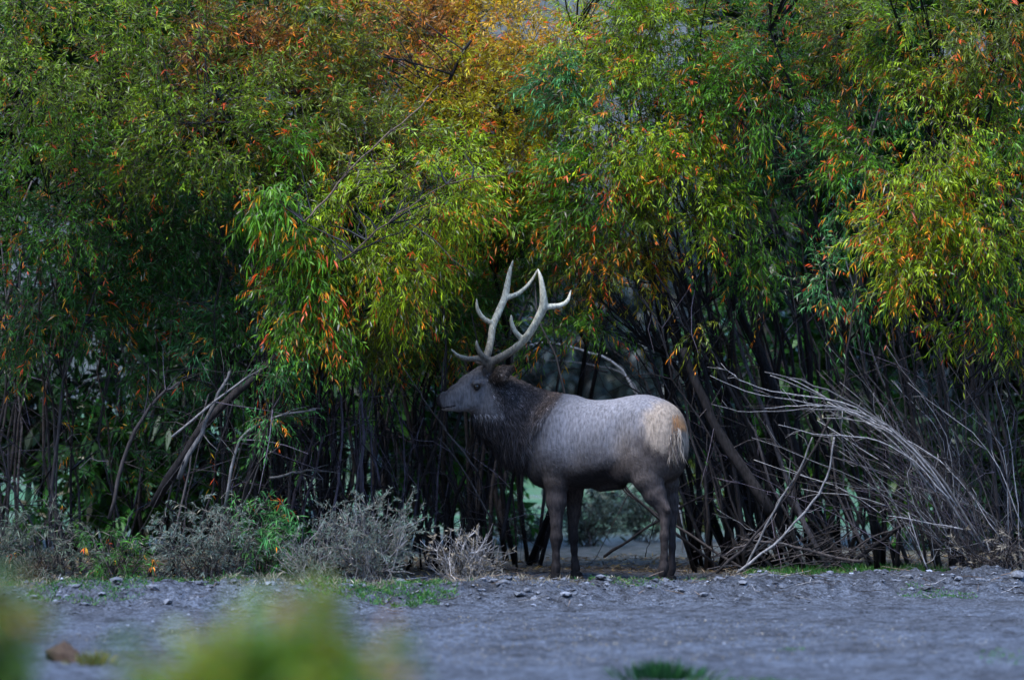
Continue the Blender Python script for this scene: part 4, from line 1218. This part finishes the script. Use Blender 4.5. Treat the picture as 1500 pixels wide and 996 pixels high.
for px, py, rx, ry, n, h0 in [(200, 858, 110, 0.5, 2600, 0.07), (260, 872, 60, 0.35, 1500, 0.06), (60, 862, 80, 0.4, 1400, 0.07), (130, 880, 90, 0.4, 1100, 0.045), (590, 876, 80, 0.45, 1800, 0.05), (340, 874, 60, 0.3, 700, 0.05),
                              (650, 862, 60, 0.3, 1000, 0.05), (700, 866, 50, 0.3, 600, 0.04), (900, 866, 70, 0.3, 700, 0.035), (985, 862, 50, 0.25, 600, 0.035), (770, 864, 40, 0.25, 350, 0.035),
                              (1250, 838, 120, 0.6, 5200, 0.075), (1340, 844, 90, 0.4, 3200, 0.08), (1150, 843, 60, 0.4, 1600, 0.07), (1240, 856, 70, 0.3, 900, 0.04), (1460, 846, 60, 0.4, 1000, 0.06),
                              (1060, 858, 60, 0.3, 500, 0.03), (1370, 866, 60, 0.2, 400, 0.03), (480, 876, 50, 0.4, 700, 0.05), (1480, 950, 50, 0.5, 120, 0.03), (1160, 940, 20, 0.2, 40, 0.025), (1090, 985, 90, 0.25, 160, 0.03)]:
    grass_patch(a, rng, px, py, rx, ry, n, h0, GRN)
o = build('grass', a, M_LEAF, kind='stuff')
tag(o, 'patches of short green grass along the broken edge of the bare soil', 'grass')
a = Acc()
for px, py, rx, ry, n, h0 in [(100, 872, 150, 0.6, 1600, 0.06), (430, 872, 150, 0.6, 1500, 0.07), (700, 868, 160, 0.5, 1200, 0.05), (1250, 845, 260, 0.6, 1800, 0.05), (950, 862, 160, 0.4, 700, 0.035), (1420, 838, 120, 0.5, 1200, 0.08), (750, 925, 700, 2.2, 2600, 0.018)]:
    grass_patch(a, rng, px, py, rx, ry, n, h0, DRY)
o = build('dry_grass', a, M_DRYLEAF, kind='stuff')
tag(o, 'dry straw-coloured grass stubble and litter on the bare soil', 'grass')

# leaf litter under the thicket
a = Acc()
n = 9000
x_, y_ = rng.uniform(-4.6, 4.6, n), rng.uniform(-0.6, 4.0, n)
lit_ = ~((np.abs(x_ - 0.75) < 1.1) & (y_ < 0.9) & (rng.uniform(size=n) < 0.9))
x_, y_ = x_[lit_], y_[lit_]
n = len(x_)
b0 = np.stack([x_, y_, ground_z(x_, y_) + 0.004], 1)
col = np.array([(0.16, 0.11, 0.07), (0.24, 0.18, 0.11), (0.10, 0.08, 0.06), (0.3, 0.19, 0.06)])[rng.integers(0, 4, n)] * np.exp(rng.normal(0, 0.3, (n, 1)))
leaves(a, b0, nrm(np.stack([rng.normal(size=n), rng.normal(size=n), rng.uniform(0, 0.35, n)], 1)), rng.uniform(0.04, 0.10, n), rng.uniform(0.003, 0.007, n), col, rng.uniform(0, 0.1, n), rng, False)
o = build('leaf_litter', a, M_DRYLEAF, kind='stuff')
tag(o, 'fallen narrow brown willow leaves covering the soil under the thicket', 'leaf litter')

# crumbs of soil: too many and too small to count
def lump(rng, c0, s, col, a, flat=0.6):
    ico = np.array([(0, 0, 1), (0.9, 0, 0.4), (0.28, 0.85, 0.4), (-0.72, 0.53, 0.4), (-0.72, -0.53, 0.4), (0.28, -0.85, 0.4), (0.72, 0.53, -0.45), (-0.28, 0.85, -0.45), (-0.9, 0, -0.45), (-0.28, -0.85, -0.45), (0.72, -0.53, -0.45), (0, 0, -1)], float)
    f = [(0, 1, 2), (0, 2, 3), (0, 3, 4), (0, 4, 5), (0, 5, 1), (1, 6, 2), (2, 7, 3), (3, 8, 4), (4, 9, 5), (5, 10, 1), (2, 6, 7), (3, 7, 8), (4, 8, 9), (5, 9, 10), (1, 10, 6), (11, 7, 6), (11, 8, 7), (11, 9, 8), (11, 10, 9), (11, 6, 10)]
    v = ico * rng.uniform(0.65, 1.3, (12, 1)) * s * np.array([rng.uniform(0.8, 1.5), rng.uniform(0.8, 1.3), flat * rng.uniform(0.7, 1.2)])
    th = rng.uniform(0, 6.28)
    R = np.array([[math.cos(th), -math.sin(th), 0], [math.sin(th), math.cos(th), 0], [0, 0, 1]])
    a.add(v @ R.T + c0, f, None, col)
a = Acc()
for k in range(3300):
    x_ = rng.uniform(-4.4, 4.4)
    if k % 3:
        y_ = float(ridge_line(np.array(x_))) + 0.25 + rng.normal() * 0.35
    else:
        y_ = rng.uniform(-9.5, -0.4)
    s = 0.005 + 0.012 * rng.uniform() ** 3 * (1.6 if k % 3 else 0.8)
    lump(rng, np.array([x_, y_, float(ground_z(x_, y_)) + s * 0.15]), s, np.array([0.125, 0.132, 0.15]) * math.exp(rng.normal(0, 0.4)), a)
o = build('soil_crumbs', a, M_STONE, smooth=False, kind='stuff')
tag(o, 'small crumbs of dry grey soil strewn over the bare ground', 'soil')
# clods one can pick out
for k in range(70):
    px = rng.uniform(10, 1490)
    x_ = (px - 750) / 186.0
    y_ = float(ridge_line(np.array(x_))) + rng.normal() * 0.28 + 0.12
    s = rng.uniform(0.018, 0.052)
    a = Acc()
    lump(rng, np.array([x_, y_, float(ground_z(x_, y_)) + s * 0.2]), s, np.array([0.135, 0.14, 0.155]) * math.exp(rng.normal(0, 0.25)), a, 0.55)
    o = build('earth_clod', a, M_STONE, smooth=False)
    tag(o, 'grey earth clod on the broken edge of the bare soil', 'clod', 'earth clods along the edge of the soil')

a = Acc()
for k in range(700):
    x_ = rng.uniform(-4.4, 4.4)
    y_ = float(ridge_line(np.array(x_))) + 0.3 + rng.normal() * 0.4 if k % 2 else rng.uniform(-0.9, 2.0)
    th = rng.uniform(0, 3.14)
    l = rng.uniform(0.05, 0.28)
    z0 = float(ground_z(x_, y_)) + 0.008
    dv = np.array([math.cos(th) * l, math.sin(th) * l, 0])
    c0 = np.array([x_, y_, z0])
    tube(a, [c0 - dv / 2, c0 + np.array([0, 0, rng.uniform(0, 0.02)]), c0 + dv / 2 + np.array([0, 0, rng.uniform(0, 0.05)])], [0.003, 0.0028, 0.0015], 3, bark_col(rng, rng.choice(['mid', 'pale', 'brown', 'dark'])), cap=False)
o = build('fallen_twigs', a, M_BARK, kind='stuff')
tag(o, 'broken twigs strewn along the foot of the thicket and the soil edge', 'twigs')

# clump of dark earth and tufts on the open soil
def tuft(seed, name, label, cat, px, py, w, hgt, n, cols, mat, group=None, wid=(0.003, 0.006), stemtop=False):
    rng = np.random.default_rng(seed)
    Y = FPX * CAM_H / (py - HORY) - CAM_D
    X = (px - 750) / FPX * (CAM_D + Y)
    root = thing(name, label, cat, (X, Y, float(ground_z(X, Y))), group)
    a = Acc()
    ox, oy = rng.normal(size=(2, n)) * w * 0.4
    b0 = np.stack([X + ox, Y + oy, ground_z(X + ox, Y + oy) - 0.01], 1)
    d = nrm(np.stack([ox / w * 0.8 + rng.normal(size=n) * 0.22, oy / w * 0.8 + rng.normal(size=n) * 0.22, np.ones(n)], 1))
    col = np.array(cols)[rng.integers(0, len(cols), n)] * np.exp(rng.normal(0, 0.2, (n, 1)))
    leaves(a, b0, d, hgt * rng.uniform(0.6, 1.1, n), rng.uniform(*wid, n), col, rng.uniform(0.05, 0.4, n), rng)
    build('blades', a, mat, root, kind='stuff')
    return root
tuft(91, 'grass_tuft', 'dark green grass tuft alone on the open bare soil', 'grass', 970, 980, 0.26, 0.15, 380, [(0.014, 0.060, 0.016), (0.02, 0.08, 0.02)], M_LEAF)
tuft(92, 'grass_tuft', 'yellowed grass tuft beside the dark brown clod on the open soil', 'grass', 140, 962, 0.12, 0.12, 160, [(0.2, 0.16, 0.04), (0.13, 0.14, 0.04)], M_LEAF)
Yc = FPX * CAM_H / (956 - HORY) - CAM_D
Xc = (95 - 750) / FPX * (CAM_D + Yc)
a = Acc()
lump(np.random.default_rng(4), np.array([Xc, Yc, float(ground_z(Xc, Yc)) + 0.03]), 0.085, (0.07, 0.045, 0.03), a, 0.75)
o = build('earth_clod', a, M_STONE, smooth=False)
tag(o, 'large dark brown clod lying by itself on the open soil', 'clod')

# tall green plants close to the camera, far out of focus
def near_plant(seed, label, cols, spots, Y):
    """spots: (px, top row, half-width px, stalks)"""
    rng = np.random.default_rng(seed)
    X = P(np.mean([s[0] for s in spots]), 900, Y)[0]
    root = thing('tall_weed', label, 'weed', (X, Y, float(ground_z(X, Y))))
    for (px, top, hw, nst) in spots:
        for k in range(nst):
            a = Acc()
            q_ = rng.normal() * 0.5
            tp = P(px + q_ * hw, top + rng.uniform(-15, 90) + 45 * q_ * q_, Y + rng.normal() * 0.12)
            bs = np.array([X + (tp[0] - X) * 0.7 + rng.normal() * 0.02, Y + rng.normal() * 0.08, float(ground_z(X, Y)) - 0.02])
            cv = stem_curve(rng, bs, tp, 0.03, 7, 0.006)
            tube(a, cv, np.linspace(0.006, 0.002, 7), 4, (0.06, 0.09, 0.03))
            n = 64
            t = rng.uniform(0.35, 1.0, n)
            i = t * 6
            i0 = np.minimum(i.astype(int), 5)
            bp_ = cv[i0] * (1 - (i - i0))[:, None] + cv[i0 + 1] * (i - i0)[:, None]
            d = nrm(rng.normal(size=(n, 3)) * np.array([0.8, 0.8, 0.4]) + np.array([0, 0, 0.55]))
            cc = np.array(cols)[rng.integers(0, len(cols), n)] * np.exp(rng.normal(0, 0.2, (n, 1)))
            tipc = (t > 0.93)[:, None] & (rng.uniform(size=(n, 1)) < 0.22)
            cc = np.where(tipc, np.array([0.35, 0.16, 0.03]), cc)
            leaves(a, bp_, d, rng.uniform(0.05, 0.10, n), rng.uniform(0.006, 0.011, n), cc, rng.uniform(0.2, 0.8, n), rng)
            build('stalk', a, M_LEAF, root)
    return root
near_plant(95, 'tall yellow-green leafy weed standing well in front of the elk on open ground', [(0.10, 0.22, 0.004), (0.22, 0.28, 0.004), (0.06, 0.16, 0.004)], [(385, 890, 200, 42), (300, 920, 130, 24), (450, 868, 110, 9), (375, 845, 80, 3)], -22.5)
near_plant(96, 'narrow green leafy weed beside the tall yellow-green weed on open ground', [(0.05, 0.13, 0.012), (0.10, 0.17, 0.012)], [(-5, 850, 50, 26)], -22.0)

# tidy helper properties
for o in bpy.data.objects:
    if '_org' in o:
        del o['_org']
